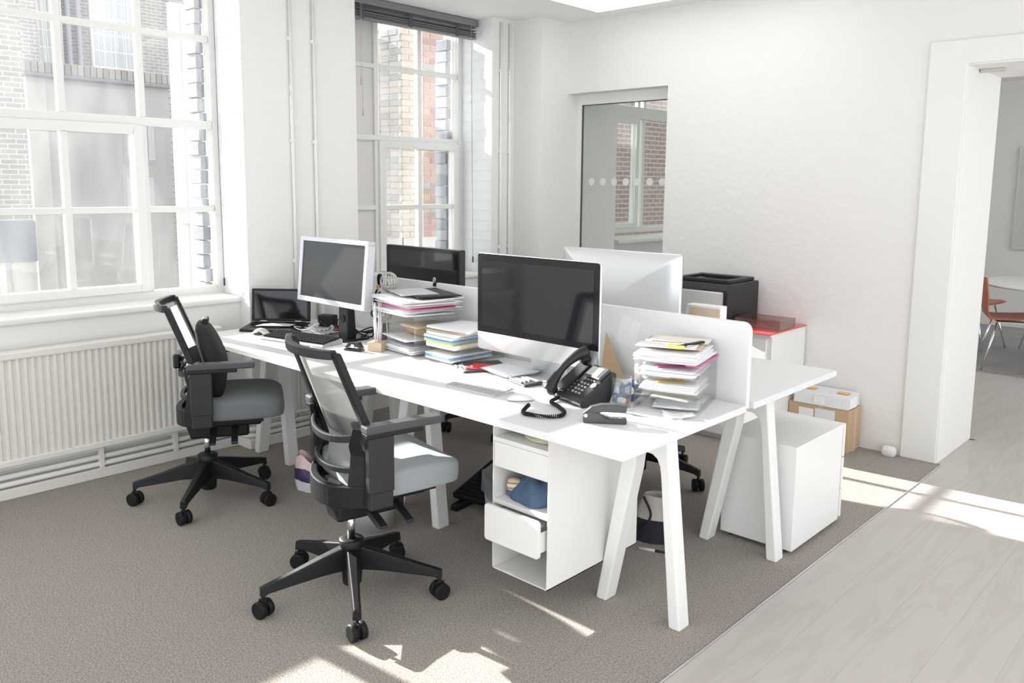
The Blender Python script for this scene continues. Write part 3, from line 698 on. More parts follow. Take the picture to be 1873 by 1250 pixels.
# ================================================================ OFFICE CHAIRS
def caster():
    pass
def make_chair(name, label, seatm, phase, group):
    """hub at the origin, sitter faces +y; star base turned by phase relative to the seat"""
    t = thing(name, label, 'chair', (0,0,0), 0, group)
    st = MB().lathe([(0.030,0.045),(0.036,0.05),(0.043,0.15),(0.041,0.175),(0.046,0.18),(0.046,0.222),(0.041,0.226),(0.020,0.226)],n=24).build('base_hub', BLACK, t)
    for i in range(5):
        a = phase + i*2*PI/5; R = Matrix.Rotation(a, 4, 'Z'); m = MB(); m.X = R
        def sec(x, w, z0, z1): return [(x,-w,z0),(x,w,z0),(x,w*0.72,z1),(x,-w*0.72,z1)]
        S = [sec(0.03,0.026,0.110,0.200), sec(0.12,0.023,0.108,0.176), sec(0.22,0.019,0.098,0.146), sec(0.318,0.0165,0.088,0.120), sec(0.345,0.0165,0.074,0.112)]
        vs = [p for s in S for p in s]; fs = [(3,2,1,0), tuple(range(16,20))]
        for j in range(4):
            for q in range(4): fs.append((j*4+q, j*4+(q+1)%4, j*4+4+(q+1)%4, j*4+4+q))
        m.add(vs, fs); lg = m.build('base_leg', BLACK, t, bevel=0.004)
        c = MB(); c.X = R @ Matrix.Translation((0.337,0,0)) @ Matrix.Rotation(a*3.7+0.6, 4, 'Z')
        c.cyl((0,0,0.035),(0,0,0.10),0.007,n=8); c.box(-0.018,0.018,-0.0055,0.0055,0.018,0.066)
        cc = c.build('caster', BLACK, t, bevel=0.003)
        for s in (-1, 1):
            wv = MB(); wv.X = c.X
            wv.tube([(0,s*0.006,0.0315),(0,s*0.0085,0.0315),(0,s*0.026,0.0315),(0,s*0.029,0.0315)],[0.026,0.0315,0.0315,0.026],20).build('wheel', RUBBER, cc)
    MB().lathe([(0.0145,0.22),(0.0145,0.34)],n=16).build('gas_lift', CHROME, t)
    m = MB().box(-0.055,0.055,-0.075,0.20,0.315,0.395).box(-0.12,0.12,0.0,0.26,0.385,0.420); m.build('tilt_mechanism', BLACK, t, bevel=0.012)
    l = MB().prism([(0.0,0.0),(0.11,-0.03),(0.125,-0.022),(0.13,0.0),(0.02,0.018)], 'Y', 0.03, 0.055); l.X = Matrix.Identity(4)
    lv = MB(); lv.X = Matrix.Translation((0.05,0,0.365)); lv.prism([(0.0,-0.01),(0.12,-0.045),(0.16,-0.04),(0.16,-0.03),(0.02,0.012)], 'Y', 0.02, 0.05); lv.build('lever', CHARC, t, bevel=0.003)
    lv = MB(); lv.X = Matrix.Translation((0.05,0.12,0.375)); lv.prism([(0.0,-0.01),(0.13,-0.03),(0.17,-0.05),(0.17,-0.035),(0.02,0.012)], 'Y', 0.0, 0.03); lv.build('lever', CHARC, t, bevel=0.003)
    # seat cushion
    def seat(u, v):
        a = 2*PI*u; e = 0.30
        cx = math.copysign(abs(math.cos(a))**e, math.cos(a)); sy = math.copysign(abs(math.sin(a))**e, math.sin(a))
        lv_ = [(0.90,0.442),(0.985,0.450),(1.0,0.470),(1.0,0.508),(0.985,0.522),(0.94,0.529),(0.6,0.532),(0.25,0.530),(0.001,0.529)]
        k = v*(len(lv_)-1); i = min(int(k), len(lv_)-2); f = k-i
        r = lv_[i][0]*(1-f)+lv_[i+1][0]*f; z = lv_[i][1]*(1-f)+lv_[i+1][1]*f
        x = 0.238*cx*r; y_ = 0.165+0.205*sy*r
        w = max(0.0,(y_-0.22)/0.15); z -= 0.018*w*w*(1 if z > 0.48 else 0.25); x *= 1-0.06*w
        z += 0.012*(x/0.238)**2*(1 if z > 0.49 else 0)
        return (x, y_, z)
    MB().grid(seat, 48, 25, True, True).build('seat', seatm, t)
    bx(-0.175,0.175,0.0,0.27,0.416,0.446).build('seat_pan', BLACK, t, bevel=0.004)
    # arms
    for s in (-1, 1):
        ap = bx(min(s*0.236,s*0.266), max(s*0.236,s*0.266), -0.045, 0.045, 0.425, 0.69).build('arm_post', CHARC, t, bevel=0.006)
        bx(min(s*0.233,s*0.269), max(s*0.233,s*0.269), -0.048, 0.048, 0.485, 0.685).build('arm_sleeve', CHARC, ap, bevel=0.005)
        pd = MB().prism(rrect(-0.060,0.238,-0.030,0.030,0.010,4), 'Z', 0.702, 0.730); pd.v = [(s*0.251+ (v[1]), v[0], v[2]) for v in pd.v]
        pd.build('arm_pad', DGREY, t, bevel=0.006)
        bx(s*0.251-0.024, s*0.251+0.024, -0.058, 0.16, 0.685, 0.703).build('arm_bracket', BLACK, t, bevel=0.004)
        bx(min(s*0.20,s*0.24), max(s*0.20,s*0.24), -0.03, 0.03, 0.412, 0.45).build('arm_link', BLACK, t, bevel=0.004)
    # back: bowed frame
    def back(xn, z):
        """centre surface of the back: xn -1..1, returns (x,y)"""
        hw = 0.222 - 0.022*max(0, (z-0.66)/0.33)
        if z > 0.60: y0 = 0.012 - 0.145*((z-0.60)/0.385)
        else: y0 = 0.012 - 0.02*(0.60-z)/0.25
        bow = 0.055 + (0.03*max(0,(0.66-z)/0.3))
        return (xn*hw, y0 - bow*(1-xn*xn))
    NZ = 12
    for s in (-1, 1):
        pts = []
        fr = MB(); vs = []; fs = []
        zs = [0.43+0.555*i/NZ for i in range(NZ+1)]
        for z in zs:
            x, y_ = back(s, z); wd = 0.022 if z > 0.68 else 0.026; dp = 0.018 if z > 0.70 else 0.046
            vs += [(x-wd*0.9, y_-dp, z), (x+wd*0.9, y_-dp, z), (x+wd*0.9, y_+dp*0.6, z), (x-wd*0.9, y_+dp*0.6, z)]
        fs = [(3,2,1,0), tuple(4*NZ+q for q in range(4))]
        for j in range(NZ):
            for q in range(4): fs.append((j*4+q, j*4+(q+1)%4, j*4+4+(q+1)%4, j*4+4+q))
        fr.add(vs, fs); fr.build('back_upright', BLACK, t, bevel=0.005)
    NX = 17
    def band(z0, z1, d0, th, nm, m_, dz=0.0, par=t):
        b = MB(); vs = []; fs = []
        for i in range(NX):
            xn = -1+2*i/(NX-1); zz0 = z0 - dz*(1-xn*xn); zz1 = z1 - dz*(1-xn*xn)
            x, y_ = back(xn, (z0+z1)/2); y_ -= d0*(1-xn**4)
            vs += [(x, y_-th, zz0), (x, y_, zz0), (x, y_, zz1), (x, y_-th, zz1)]
        fs = [(0,1,2,3), tuple(4*(NX-1)+q for q in (3,2,1,0))]
        for j in range(NX-1):
            for q in range(4): fs.append((j*4+q, j*4+4+q, j*4+4+(q+1)%4, j*4+(q+1)%4))
        b.add(vs, fs); return b.build(nm, m_, par, bevel=0.004)
    band(0.962, 0.995, 0.0, 0.026, 'top_rail', CHARC, 0.004)
    band(0.665, 0.692, 0.030, 0.016, 'lumbar_band', CHARC, 0.03)
    band(0.545, 0.567, 0.035, 0.020, 'lower_band', CHARC, 0.02)
    band(0.420, 0.500, 0.030, 0.030, 'bottom_shell', BLACK, 0.02)
    for s in (-1, 1):
        def plate(u_, v_, off):
            z = 0.425+0.285*v_; inner = 0.70 + 0.20*max(0, v_-0.72)/0.28
            xn = s*(inner+(1.04-inner)*u_); x, y_ = back(max(-1,min(1,xn)), z); x += (abs(xn)-min(1,abs(xn)))*s*0.222
            return (x, y_-0.030*(1-min(1,abs(xn))**4)-off, z)
        pm = MB(); nu, nv = 5, 9
        vs = [plate(i/(nu-1), j/(nv-1), o_) for o_ in (0.026, 0.004) for j in range(nv) for i in range(nu)]; N_ = nu*nv; fs = []
        for j in range(nv-1):
            for i in range(nu-1):
                q = j*nu+i; fs.append((q,q+1,q+nu+1,q+nu)); fs.append((N_+q,N_+q+nu,N_+q+nu+1,N_+q+1))
        for i in range(nu-1): fs.append((i,N_+i,N_+i+1,i+1)); q=(nv-1)*nu+i; fs.append((q,q+1,N_+q+1,N_+q))
        for j in range(nv-1): q=j*nu; fs.append((q,q+nu,N_+q+nu,N_+q)); q+=nu-1; fs.append((q,N_+q,N_+q+nu,q+nu))
        pm.add(vs, fs); pm.build('back_side_plate', BLACK, t, bevel=0.003)
    mb = MB().grid(lambda u_, v_: (lambda xn, z: (back(xn, z)[0]*0.94, back(xn, z)[1]+0.004, z))(-1+2*u_, 0.50+0.47*v_), 15, 14)
    mb.build('mesh_panel', MESHF, t)
    mb = MB().grid(lambda u_, v_: (lambda xn, z: (back(xn, z)[0]*0.93, back(xn, z)[1]+0.012, z))(-1+2*u_, 0.655+0.085*v_), 15, 5)
    mb.build('lumbar_pad', mat('grey_lumbar_mesh',(0.14,0.145,0.155),0.7), t)
    nk = MB().prism([(-0.075,0.33),(-0.02,0.33),(-0.02,0.41),(-0.05,0.46),(-0.105,0.46),(-0.105,0.43)], 'X', -0.05, 0.05); nk.build('back_bracket', BLACK, t, bevel=0.006)
    return t
def rz(a): return math.radians(a-90)
c1 = make_chair('office_chair', 'mesh back office chair with a pale grey seat nearest the viewer', SEATG, math.radians(38.6)-rz(78.4), 'office chairs')
c1.location = (-2.473, 1.779, 0); c1.rotation_euler = (0,0,rz(78.4))
c2 = make_chair('office_chair', 'office chair by the radiator with a black back cushion', SEATD, math.radians(26)-rz(60), 'office chairs')
c2.location = (-3.793, 1.880, 0); c2.rotation_euler = (0,0,rz(60))
c3 = dup(c1, (-2.42, 3.62, 0), rz(-25), 'office chair on the far side right of the drawer unit, only its base showing')
c4 = dup(c2, (-3.61, 3.75, 0), rz(-84), 'office chair on the far side behind the footrest, only its castors showing')
# black lumbar cushion tied to the left chair
cu = thing('back_cushion', 'black padded back cushion strapped to the radiator side chair', 'cushion', (-3.793, 1.88, 0), rz(60))
MB().grid(lambda u, v: (lambda a, b: (0.185*math.copysign(abs(math.cos(a))**0.6,math.cos(a))*math.cos(b)**0.5, 0.055+0.055*math.copysign(abs(math.sin(a))**0.8,math.sin(a))*math.cos(b)**0.7-0.10*max(0,math.sin(b))*0.6, 0.700+0.185*math.sin(b)))(2*PI*u, (v-0.5)*PI*0.998), 32, 18, True, True).build('pad', CUSH, cu)
MB().tube(spline([(-0.20,0.0,0.72),(-0.14,-0.075,0.71),(0,-0.10,0.70),(0.14,-0.075,0.71),(0.20,0.0,0.72)]),0.008,8).build('strap', CUSH, cu)
MB().box(-0.06,0.06,-0.135,-0.10,0.67,0.74).build('buckle', BLACKG, cu, bevel=0.01)
MB().box(-0.05,0.05,0.0,0.03,0.875,0.905).build('top_tab', CUSH, cu, bevel=0.008)
# ================================================================ COMPUTERS
def imac(label, loc, rotz):
    """width 0.65; front faces -y; loc on the desk below the screen plane"""
    t = thing('all_in_one_computer', label, 'computer', loc, rotz, 'all-in-one computers')
    W, Z0, Z1 = 0.325, 0.097, 0.522
    def outline(z0, z1): return rrect(-W, W, z0, z1, 0.014, 5)
    # shell: thin rim and bulged back
    ol = outline(Z0, Z1); m = MB(); n = len(ol); vs = []
    rings = [(1.0, 0.0), (1.0, 0.012), (0.985, 0.018), (0.80, 0.034), (0.45, 0.045), (0.02, 0.047)]
    zc = (Z0+Z1)/2
    for s, y_ in rings: vs += [(p[0]*s, y_, zc+(p[1]-zc)*s) for p in ol]
    fs = [tuple(range(n)), tuple((len(rings)-1)*n+i for i in range(n-1,-1,-1))]
    for j in range(len(rings)-1):
        for i in range(n): fs.append((j*n+i, (j+1)*n+i, (j+1)*n+(i+1)%n, j*n+(i+1)%n))
    m.add(vs, fs, True); m.build('shell', ALU, t)
    MB().prism(rrect(-W+0.001, W-0.001, Z0+0.078, Z1-0.001, 0.013, 5, (0,0,1,1)), 'Y', -0.003, -0.0003).build('bezel', BLACKG, t)
    bx(-0.298, 0.298, -0.0040, -0.0031, Z0+0.105, Z1-0.030).build('screen', SCREEN, t)
    st = MB().prism([(0.045,0.20),(0.058,0.20),(0.120,0.012),(0.120,0.0),(0.108,0.0),(0.050,0.17)], 'X', -0.095, 0.095).build('stand', ALU, t, bevel=0.003)
    MB().prism(rrect(-0.097,0.097,-0.005,0.132,0.01,3), 'Z', 0.0, 0.008).build('foot', ALU, t)
    return t
im = imac('silver all-in-one computer facing the viewer on the near desk', (-2.252, 2.562, ZT), 0)
im.scale = (1.03,1.0,1.0)
dup(im, (-2.255, 3.165, ZT), PI, 'silver all-in-one computer seen from behind on the far desk', 'all-in-one computers')
m = thing('silver_monitor', 'monitor with a silver frame on a black stand beside the laptop', 'monitor', (-3.625, 2.485, ZT), math.radians(-1))
TL = Matrix.Translation((0,0,0)) @ Matrix.Rotation(math.radians(-5.8), 4, 'X')
f_ = MB(); f_.X = TL
W, Z0, Z1 = 0.305, 0.187, 0.535
for a in ((-W,W,Z0,Z0+0.028),(-W,W,Z1-0.022,Z1),(-W,-W+0.024,Z0+0.028,Z1-0.022),(W-0.024,W,Z0+0.028,Z1-0.022)): f_.box(a[0],a[1],-0.012,0.035,a[2],a[3])
f_.build('frame', SILVER, m, bevel=0.003)
f_ = MB(); f_.X = TL; f_.box(-W+0.02,W-0.02,-0.006,0.045,Z0+0.02,Z1-0.02); f_.build('screen', SCREENM, m)
f_ = MB(); f_.X = TL; f_.box(-0.2,0.2,0.04,0.075,Z0+0.06,Z1-0.08); f_.build('rear_housing', CHARC, m, bevel=0.01)
MB().prism([(0.09,0.004),(0.15,0.004),(0.135,0.32),(0.10,0.32)], 'X', -0.040, 0.040).build('stand_column', CHARC, m, bevel=0.004)
MB().cyl((0,0.088,0.105),(0,0.096,0.105),0.02,n=20).build('cable_hole', BLACK, m)
MB().prism(rrect(-0.125,0.125,-0.01,0.20,0.05,6), 'Z', 0.0, 0.012).build('stand_base', BLACKG, m, bevel=0.003)
m = thing('wide_monitor', 'wide black glossy monitor on the far desk behind the divider', 'monitor', (-3.60, 3.13, ZT), 0)
MB().box(-0.323,0.323,-0.02,0.02,0.115,0.462).build('bezel', BLACKG, m, bevel=0.008)
MB().box(-0.295,0.295,-0.0215,-0.0195,0.155,0.438).build('screen', SCREEN, m)
MB().box(0.312,0.323,-0.024,-0.016,0.115,0.46).build('edge_strip', CHARC, m, bevel=0.002)
MB().prism([(0.02,0.0),(0.05,0.0),(0.04,0.25),(0.02,0.25)], 'X', -0.05, 0.05).build('stand_column', BLACK, m)
MB().prism(rrect(-0.13,0.13,-0.08,0.12,0.04,5), 'Z', 0.0, 0.012).build('stand_base', BLACK, m)
# laptop
l = thing('laptop', 'open black laptop at the window end of the near desk', 'laptop', (-4.132, 2.484, ZT), math.radians(42))
MB().prism([(-0.12,0.004),(-0.10,0.0),(0.10,0.0),(0.105,0.012),(0.105,0.022),(-0.11,0.016),(-0.122,0.011)], 'X', -0.170, 0.170).build('base', BLACK, l, bevel=0.004)
for r_ in range(5):
    for q in range(12):
        MB().box(-0.145+0.0245*q,-0.145+0.0245*q+0.021,0.0+0.0175*r_,0.015+0.0175*r_,0.0185+0.0005*r_,0.0245+0.0005*r_).build('key', RUBBER, l)
MB().box(-0.045,0.045,-0.085,-0.025,0.0195,0.0203).build('touchpad', CHARC, l)
ld = MB(); ld.X = Matrix.Translation((0,0.100,0.026)) @ Matrix.Rotation(math.radians(-7), 4, 'X')
ld.box(-0.170,0.170,-0.004,0.008,0.0,0.188); L_ = ld.build('lid', BLACK, l, bevel=0.004)
ls = MB(); ls.X = ld.X; ls.box(-0.152,0.152,-0.0052,-0.0042,0.016,0.174); ls.build('screen', SCREEN, L_)
for s in (-0.10, 0.10): MB().cyl((s-0.02,0.100,0.026),(s+0.02,0.100,0.026),0.006,n=10).build('hinge', SILVER, l)
o = MB().slab(lambda u,v:(-0.10+0.19*u+0.02*v,-0.045+0.06*v,0.004+0.006*math.sin(3*u)*v),8,4,0.001).build('printed_leaflet', PAPERG, loc=(-4.11,2.47,ZT+0.0235), rotz=math.radians(42))
tag(o, 'small printed leaflet lying on the laptop keys', 'paper')
# keyboards and mice
k = thing('keyboard', 'black and silver keyboard in front of the silver monitor', 'keyboard', (-3.69, 2.362, ZT), math.radians(12))
MB().prism([(-0.075,0.0),(0.075,0.0),(0.075,0.026),(0.06,0.028),(-0.06,0.016),(-0.075,0.010)], 'X', -0.22, 0.22).build('case', mat('keyboard_silver',(0.36,0.38,0.41),0.4), k, bevel=0.004)
kb = None
for r_ in range(6):
    for q in range(20):
        if kb is None: kb = MB().prism([(-0.008,-0.006),(0.008,-0.006),(0.006,0.006),(-0.006,0.006)], 'X', -0.0085, 0.0085).build('key', BLACK, k); o = kb
        else: o = share(kb, 'key', (0,0,0), parent=k)
        o.location = (-0.203+0.0214*q, -0.052+0.0205*r_, 0.021+0.0023*r_)
k = thing('slim_keyboard', 'slim silver keyboard with white keys before the silver computer', 'keyboard', (-2.322, 2.308, ZT), math.radians(1))
MB().prism([(-0.0585,0.0),(0.0585,0.0),(0.0585,0.015),(-0.0585,0.005)], 'X', -0.140, 0.140).build('case', ALU, k, bevel=0.002, seg=1)
kb = None
for r_ in range(6):
    for q in range(14):
        if kb is None: kb = bx(-0.0078,0.0078,-0.0072,0.0072,-0.001,0.0018).build('key', mat('slim_key_grey',(0.52,0.52,0.53),0.5), k); o = kb
        else: o = share(kb, 'key', (0,0,0), parent=k)
        o.location = (-0.1265+0.01946*q, -0.0475+0.0185*r_, 0.0075+0.00158*r_); o.rotation_euler = (math.radians(4.9),0,0)
o = thing('mouse', 'cream arched wireless mouse beside the black keyboard', 'mouse', (-3.995, 2.315, ZT), math.radians(20))
MB().slab(lambda u,v:((-0.05+0.10*u), (-0.026+0.052*v)*(1-0.25*(2*u-1)**2), 0.008+0.030*math.sin(PI*min(1,0.10+u*0.95))-0.006*(2*v-1)**2),14,7,0.006).build('shell', mat('cream_plastic',(0.66,0.64,0.55),0.35), o)
MB().box(-0.045,-0.005,-0.02,0.02,0.0,0.010).build('base', DGREY, o, bevel=0.004)
o = bx(-0.06,0.06,-0.035,0.05,0.0,0.002).build('mouse_mat', PAPER2, loc=(-3.995,2.285,ZT), rotz=math.radians(15)); tag(o, 'thin pale mouse mat under the cream mouse', 'mat')
o.location.z = ZT; 
for ch in bpy.data.objects:
    if ch.name == 'mouse': ch.location.z = ZT+0.002
o = thing('slim_mouse', 'white low mouse right of the slim keyboard', 'mouse', (-2.085, 2.295, ZT), math.radians(50))
MB().grid(lambda u,v:(lambda a,r:(0.052*r*math.copysign(abs(math.cos(a))**0.8,math.cos(a)),0.028*r*math.copysign(abs(math.sin(a))**0.8,math.sin(a)),0.004+0.019*(1-r**2.6)))(2*PI*u,1-v*0.999),24,8,True,True).build('top_shell', PAPER, o)
MB().prism([(0.048*math.cos(a*PI/12),0.025*math.sin(a*PI/12)) for a in range(24)], 'Z', 0.0, 0.006).build('base', MGREY, o)

# ================================================================ PHONE, STAPLER, CUP
p = thing('desk_phone', 'black corded desk phone with a keypad and small screen', 'phone', (-1.906, 2.492, ZT), math.radians(-17))
MB().prism([(-0.105,0.0),(0.02,0.0),(0.045,0.06),(0.052,0.118),(0.030,0.124),(-0.10,0.034),(-0.112,0.018)], 'X', -0.10, 0.105).build('body', CHARC, p, bevel=0.007)
S = Matrix.Translation((0,-0.10,0.034)) @ Matrix.Rotation(math.atan2(0.090,0.130), 4, 'X')   # sloping front face
def on_face(m): m.X = S; return m
on_face(MB()).box(-0.005,0.098,0.098,0.160,0.0,0.014).build('display_housing', DGREY, p, bevel=0.005)
on_face(MB()).box(0.004,0.076,0.106,0.150,0.014,0.0155).build('display', LCD, p)
kb = None
for r_ in range(4):
    for q in range(3):
        m_ = on_face(MB()); m_.ell((0.012+0.021*q,0.020+0.0165*r_,0.001),(0.0075,0.0058,0.0045),12,6); m_.build('number_key', MGREY, p)
for r_ in range(4): on_face(MB()).ell((-0.018,0.018+0.0170*r_,0.001),(0.006,0.005,0.004),10,6).build('function_key', DGREY, p)
for q in range(4): on_face(MB()).box(0.006+0.019*q,0.016+0.019*q,0.089,0.094,0,0.004).build('soft_key', MGREY, p)
on_face(MB()).tube([(0.085,0.072,0.0),(0.085,0.072,0.004)],0.013,20).build('ring_key', MGREY, p); on_face(MB()).ell((0.085,0.072,0.004),(0.006,0.006,0.003),10,6).build('ok_key', SILVER, p)
on_face(MB()).box(-0.098,-0.028,0.0,0.155,0.0,0.008).build('cradle', BLACK, p, bevel=0.004)
hs = on_face(MB()); pts = spline([(-0.066,-0.035,0.028),(-0.066,0.005,0.044),(-0.066,0.07,0.060),(-0.066,0.14,0.056),(-0.066,0.185,0.040)],5)
hs.tube(pts, [0.020+0.005*math.cos(2*PI*i/(len(pts)-1)) for i in range(len(pts))], 14); H_ = hs.build('handset', CHARC, p)
for yy, nm in ((-0.020,'mouthpiece'),(0.165,'earpiece')): on_face(MB()).tube([(-0.066,yy,0.008),(-0.066,yy,0.024),(-0.066,yy,0.036)],[0.021,0.024,0.018],18).build(nm, BLACK, H_)
MB().box(-0.13,-0.10,-0.07,-0.05,0.0,0.02).build('foot_tab', DGREY, p, bevel=0.004)
path = [Vector(q) for q in spline([(-2.0,2.435,0.765),(-2.01,2.415,0.747),(-1.985,2.40,0.7445),(-1.965,2.335,0.7445),(-1.90,2.300,0.7445),(-1.835,2.255,0.7445),(-1.815,2.205,0.7445),(-1.850,2.160,0.7445),(-1.900,2.145,0.7445),(-1.945,2.155,0.744),(-1.968,2.215,0.755)],14)]
hel = []; tot = 0
for i in range(len(path)-1):
    a, b_ = path[i], path[i+1]; d = (b_-a); L = d.length; t_ = d.normalized(); sd = t_.cross(Vector((0,0,1))).normalized(); up = sd.cross(t_)
    nn = max(2, int(L/0.0011))
    for j in range(nn):
        q = a + d*(j/nn); ph = (tot + L*j/nn)/0.0075*2*PI; hel.append(q + sd*math.cos(ph)*0.0062 + up*math.sin(ph)*0.0062)
    tot += L
c = MB().tube(hel, 0.0024, 5).build('coiled_cord', BLACK); tag(c, 'black coiled handset cord looping on the near desk', 'cord')
s = thing('stapler', 'dark grey stapler near the front corner of the desk', 'stapler', (-1.672, 2.272, ZT), math.radians(36))
MB().prism([(-0.072,0.004),(-0.066,0.0),(0.078,0.0),(0.080,0.010),(0.076,0.020),(0.018,0.018),(0.0,0.022),(-0.012,0.036),(-0.05,0.045),(-0.072,0.028)], 'Y', -0.018, 0.018).build('base', DGREY, s, bevel=0.004)
MB().prism([(-0.074,0.022),(-0.055,0.022),(-0.03,0.036),(0.0,0.041),(0.078,0.040),(0.079,0.064),(0.04,0.070),(-0.01,0.068),(-0.045,0.058),(-0.072,0.036)], 'Y', -0.016, 0.016).build('arm', DGREY, s, bevel=0.005)
MB().prism([(-0.02,0.032),(0.072,0.036),(0.074,0.044),(-0.02,0.042)], 'Y', -0.008, 0.008).build('magazine', CHROME, s)
MB().box(0.052,0.072,-0.008,0.008,0.016,0.0195).build('anvil', CHROME, s)
MB().cyl((-0.062,-0.02,0.028),(-0.062,0.02,0.028),0.006,n=12).build('hinge_pin', CHROME, s)
g = thing('pen_tumbler', 'clear glass tumbler with small bits beside the phone', 'tumbler', (-1.758, 2.497, ZT))
MB().lathe([(0.0,0.0),(0.036,0.0),(0.0385,0.112),(0.0355,0.112),(0.0335,0.006),(0.0,0.006)],n=28).build('glass', CUPM, g)
for nm, mt, q, rr in (('blue_pin',mat('blue_plastic',(0.05,0.14,0.45),0.4),(-0.016,-0.008,0.016),(0.012,0.01,0.011)),('blue_pin',MATS['blue_plastic'],(-0.02,0.012,0.02),(0.009,0.009,0.012)),('eraser',PAPER3,(0.004,-0.006,0.017),(0.020,0.012,0.012)),('red_pin',REDC,(0.020,0.008,0.014),(0.009,0.009,0.008))):
    if nm == 'blue_pin' and rr[2] > 0.0115: nm = 'blue_eraser'
    tag(MB().ell(q,rr,10,7,0.7).build(nm, mt, loc=(-1.758,2.497,ZT+0.0065)), {'eraser':'pale eraser at the bottom of the tumbler'}.get(nm, nm.replace('_',' ')+(' at the bottom of the glass tumbler')), 'stationery')
o = thing('tape_roll', 'roll of blue and white tape behind the glass tumbler', 'tape', (-1.782, 2.588, ZT+0.042), math.radians(20))
tr_ = MB().lathe([(0.018,-0.012),(0.042,-0.012),(0.042,0.012),(0.018,0.012)],n=28,smooth=False,closed=True); tr_.v = [(v[0],v[2],v[1]) for v in tr_.v]
tr_.build('tape', mat('navy_tape',(0.07,0.09,0.20),0.3), o)
tr_ = MB().lathe([(0.013,-0.012),(0.018,-0.012),(0.018,0.012),(0.013,0.012)],n=24,smooth=False,closed=True); tr_.v = [(v[0],v[2],v[1]) for v in tr_.v]; tr_.build('core', PAPER, o)
# calculator
k = thing('calculator', 'small grey calculator in front of the silver computer', 'calculator', (-2.262, 2.512, ZT), math.radians(-14))
MB().prism([(-0.045,0.0),(0.045,0.0),(0.045,0.016),(-0.045,0.010)], 'X', -0.07, 0.07).build('case', DGREY, k, bevel=0.003)
for r_ in range(3):
    for q in range(5): MB().box(-0.06+0.019*q,-0.046+0.019*q,-0.036+0.02*r_,-0.023+0.02*r_,0.0115+0.0012*r_,0.0155+0.0014*r_).build('key', SILVER, k)
MB().box(-0.058,0.058,0.024,0.04,0.0145,0.0165).build('display', LCD, k)

# ================================================================ LETTER TRAYS AND PAPER
def tray(label, loc, rotz, w, d, n, h, group='clear acrylic letter trays'):
    """stack of n open trays, opening faces -y"""
    t = thing('letter_tray', label, 'letter tray', loc, rotz, group)
    for s in (-1, 1): bx(min(s*w/2,s*(w/2-0.004)),max(s*w/2,s*(w/2-0.004)),-d/2,d/2,0.0,n*h+0.012).build('side_panel', ACR, t)
    bx(-w/2+0.004,w/2-0.004,d/2-0.004,d/2,0.0,n*h+0.012).build('back_panel', ACR, t)
    for i in range(n+1): bx(-w/2+0.004,w/2-0.004,-d/2+0.012,d/2-0.004,0.006+i*h,0.009+i*h).build('shelf', ACR, t)
    return t
ORD = ['lowest','second from the bottom','third from the bottom','fourth from the bottom','fifth from the bottom','sixth from the bottom','seventh from the bottom','eighth from the bottom','ninth from the bottom','tenth from the bottom','eleventh from the bottom','twelfth from the bottom','thirteenth from the bottom','fourteenth from the bottom','fifteenth from the bottom']
def sheet(label, loc, w, d, rotz, t=0.001, m=PAPER, curl=0.0, group=None, name='paper_sheet', cat='paper', tw=0.0, par=None):
    o = MB().slab(lambda u, v: (-w/2+w*u, -d/2+d*v, t + curl*((2*u-1)**2)*0.5 + tw*(u-0.5)*(v-0.5) + abs(curl)*0.25*math.sin(5*u+3*v)*v), 9, 7, t).build(name, m, loc=loc, rotz=rotz)
    return tag(o, label, cat, group)
rnd = random.Random(11)
# right hand tray stack
T3 = (-1.638, 2.682); A3 = math.radians(17)
tray('clear acrylic letter tray stack at the end of the near desk', (T3[0],T3[1],ZT), A3, 0.245, 0.285, 3, 0.058)
def at3(x, y_, z): return (T3[0]+x*math.cos(A3)-y_*math.sin(A3), T3[1]+x*math.sin(A3)+y_*math.cos(A3), ZT+z)
G3 = 'papers in the right letter tray'
sheet('grey blue envelope on the lowest level of the right letter tray', at3(0.02,-0.05,0.0095), 0.17, 0.15, A3+0.15, 0.002, PAPER2, 0.004)
sheet('cream folder on the lowest level of the right letter tray', at3(0.0,0.06,0.0095), 0.21, 0.13, A3, 0.003, PAPER3)
for lev, z0 in ((1, 0.0675), (2, 0.1255)):
    z = z0
    for i in range(5):
        th = rnd.choice([0.0025,0.004,0.005]); mm = rnd.choice([PAPER, PAPER3, PAPER, PAPER2, PAPER])
        sheet('%s loose paper in the %s level of the right letter tray' % (ORD[i], 'middle' if lev == 1 else 'upper'), at3(rnd.uniform(-0.012,0.008), rnd.uniform(-0.035,-0.01), z), 0.205, 0.21, A3+rnd.uniform(-0.05,0.05), th, mm, 0.002, 'papers in the %s level of the right tray' % ('middle' if lev == 1 else 'upper'))
        z += th+0.0012
    sheet('%s card lying on the %s papers of the right letter tray' % (('orange','middle') if lev == 1 else ('pink','upper')), at3(-0.01,-0.06,z+0.001), 0.11, 0.05, A3+0.4, 0.001, (mat('amber_card',(0.80,0.55,0.18),0.6) if lev == 1 else PINK), 0.002)
z = 0.1855
for i in range(6):
    th = rnd.choice([0.0025,0.004,0.005])
    sheet('white paper, %s of the pile on top of the right letter tray' % ORD[i], at3(rnd.uniform(-0.01,0.01), rnd.uniform(-0.03,0.0), z), 0.235, 0.27, A3+rnd.uniform(-0.07,0.07), th, rnd.choice([PAPER,PAPER2,PAPER]), 0.003, 'papers on top of the right tray', tw=rnd.uniform(-0.012,0.012)); z += th+0.0016
sheet('beige folder on the right letter tray pile', at3(-0.02,0.035,z+0.006), 0.225, 0.21, A3+0.08, 0.006, MANILA, 0.002, name='card_folder', cat='folder')
sheet('cream top sheet at the back of the right letter tray pile', at3(-0.01,0.085,z+0.014), 0.225, 0.12, A3+0.07, 0.002, PAPER3, 0.002)
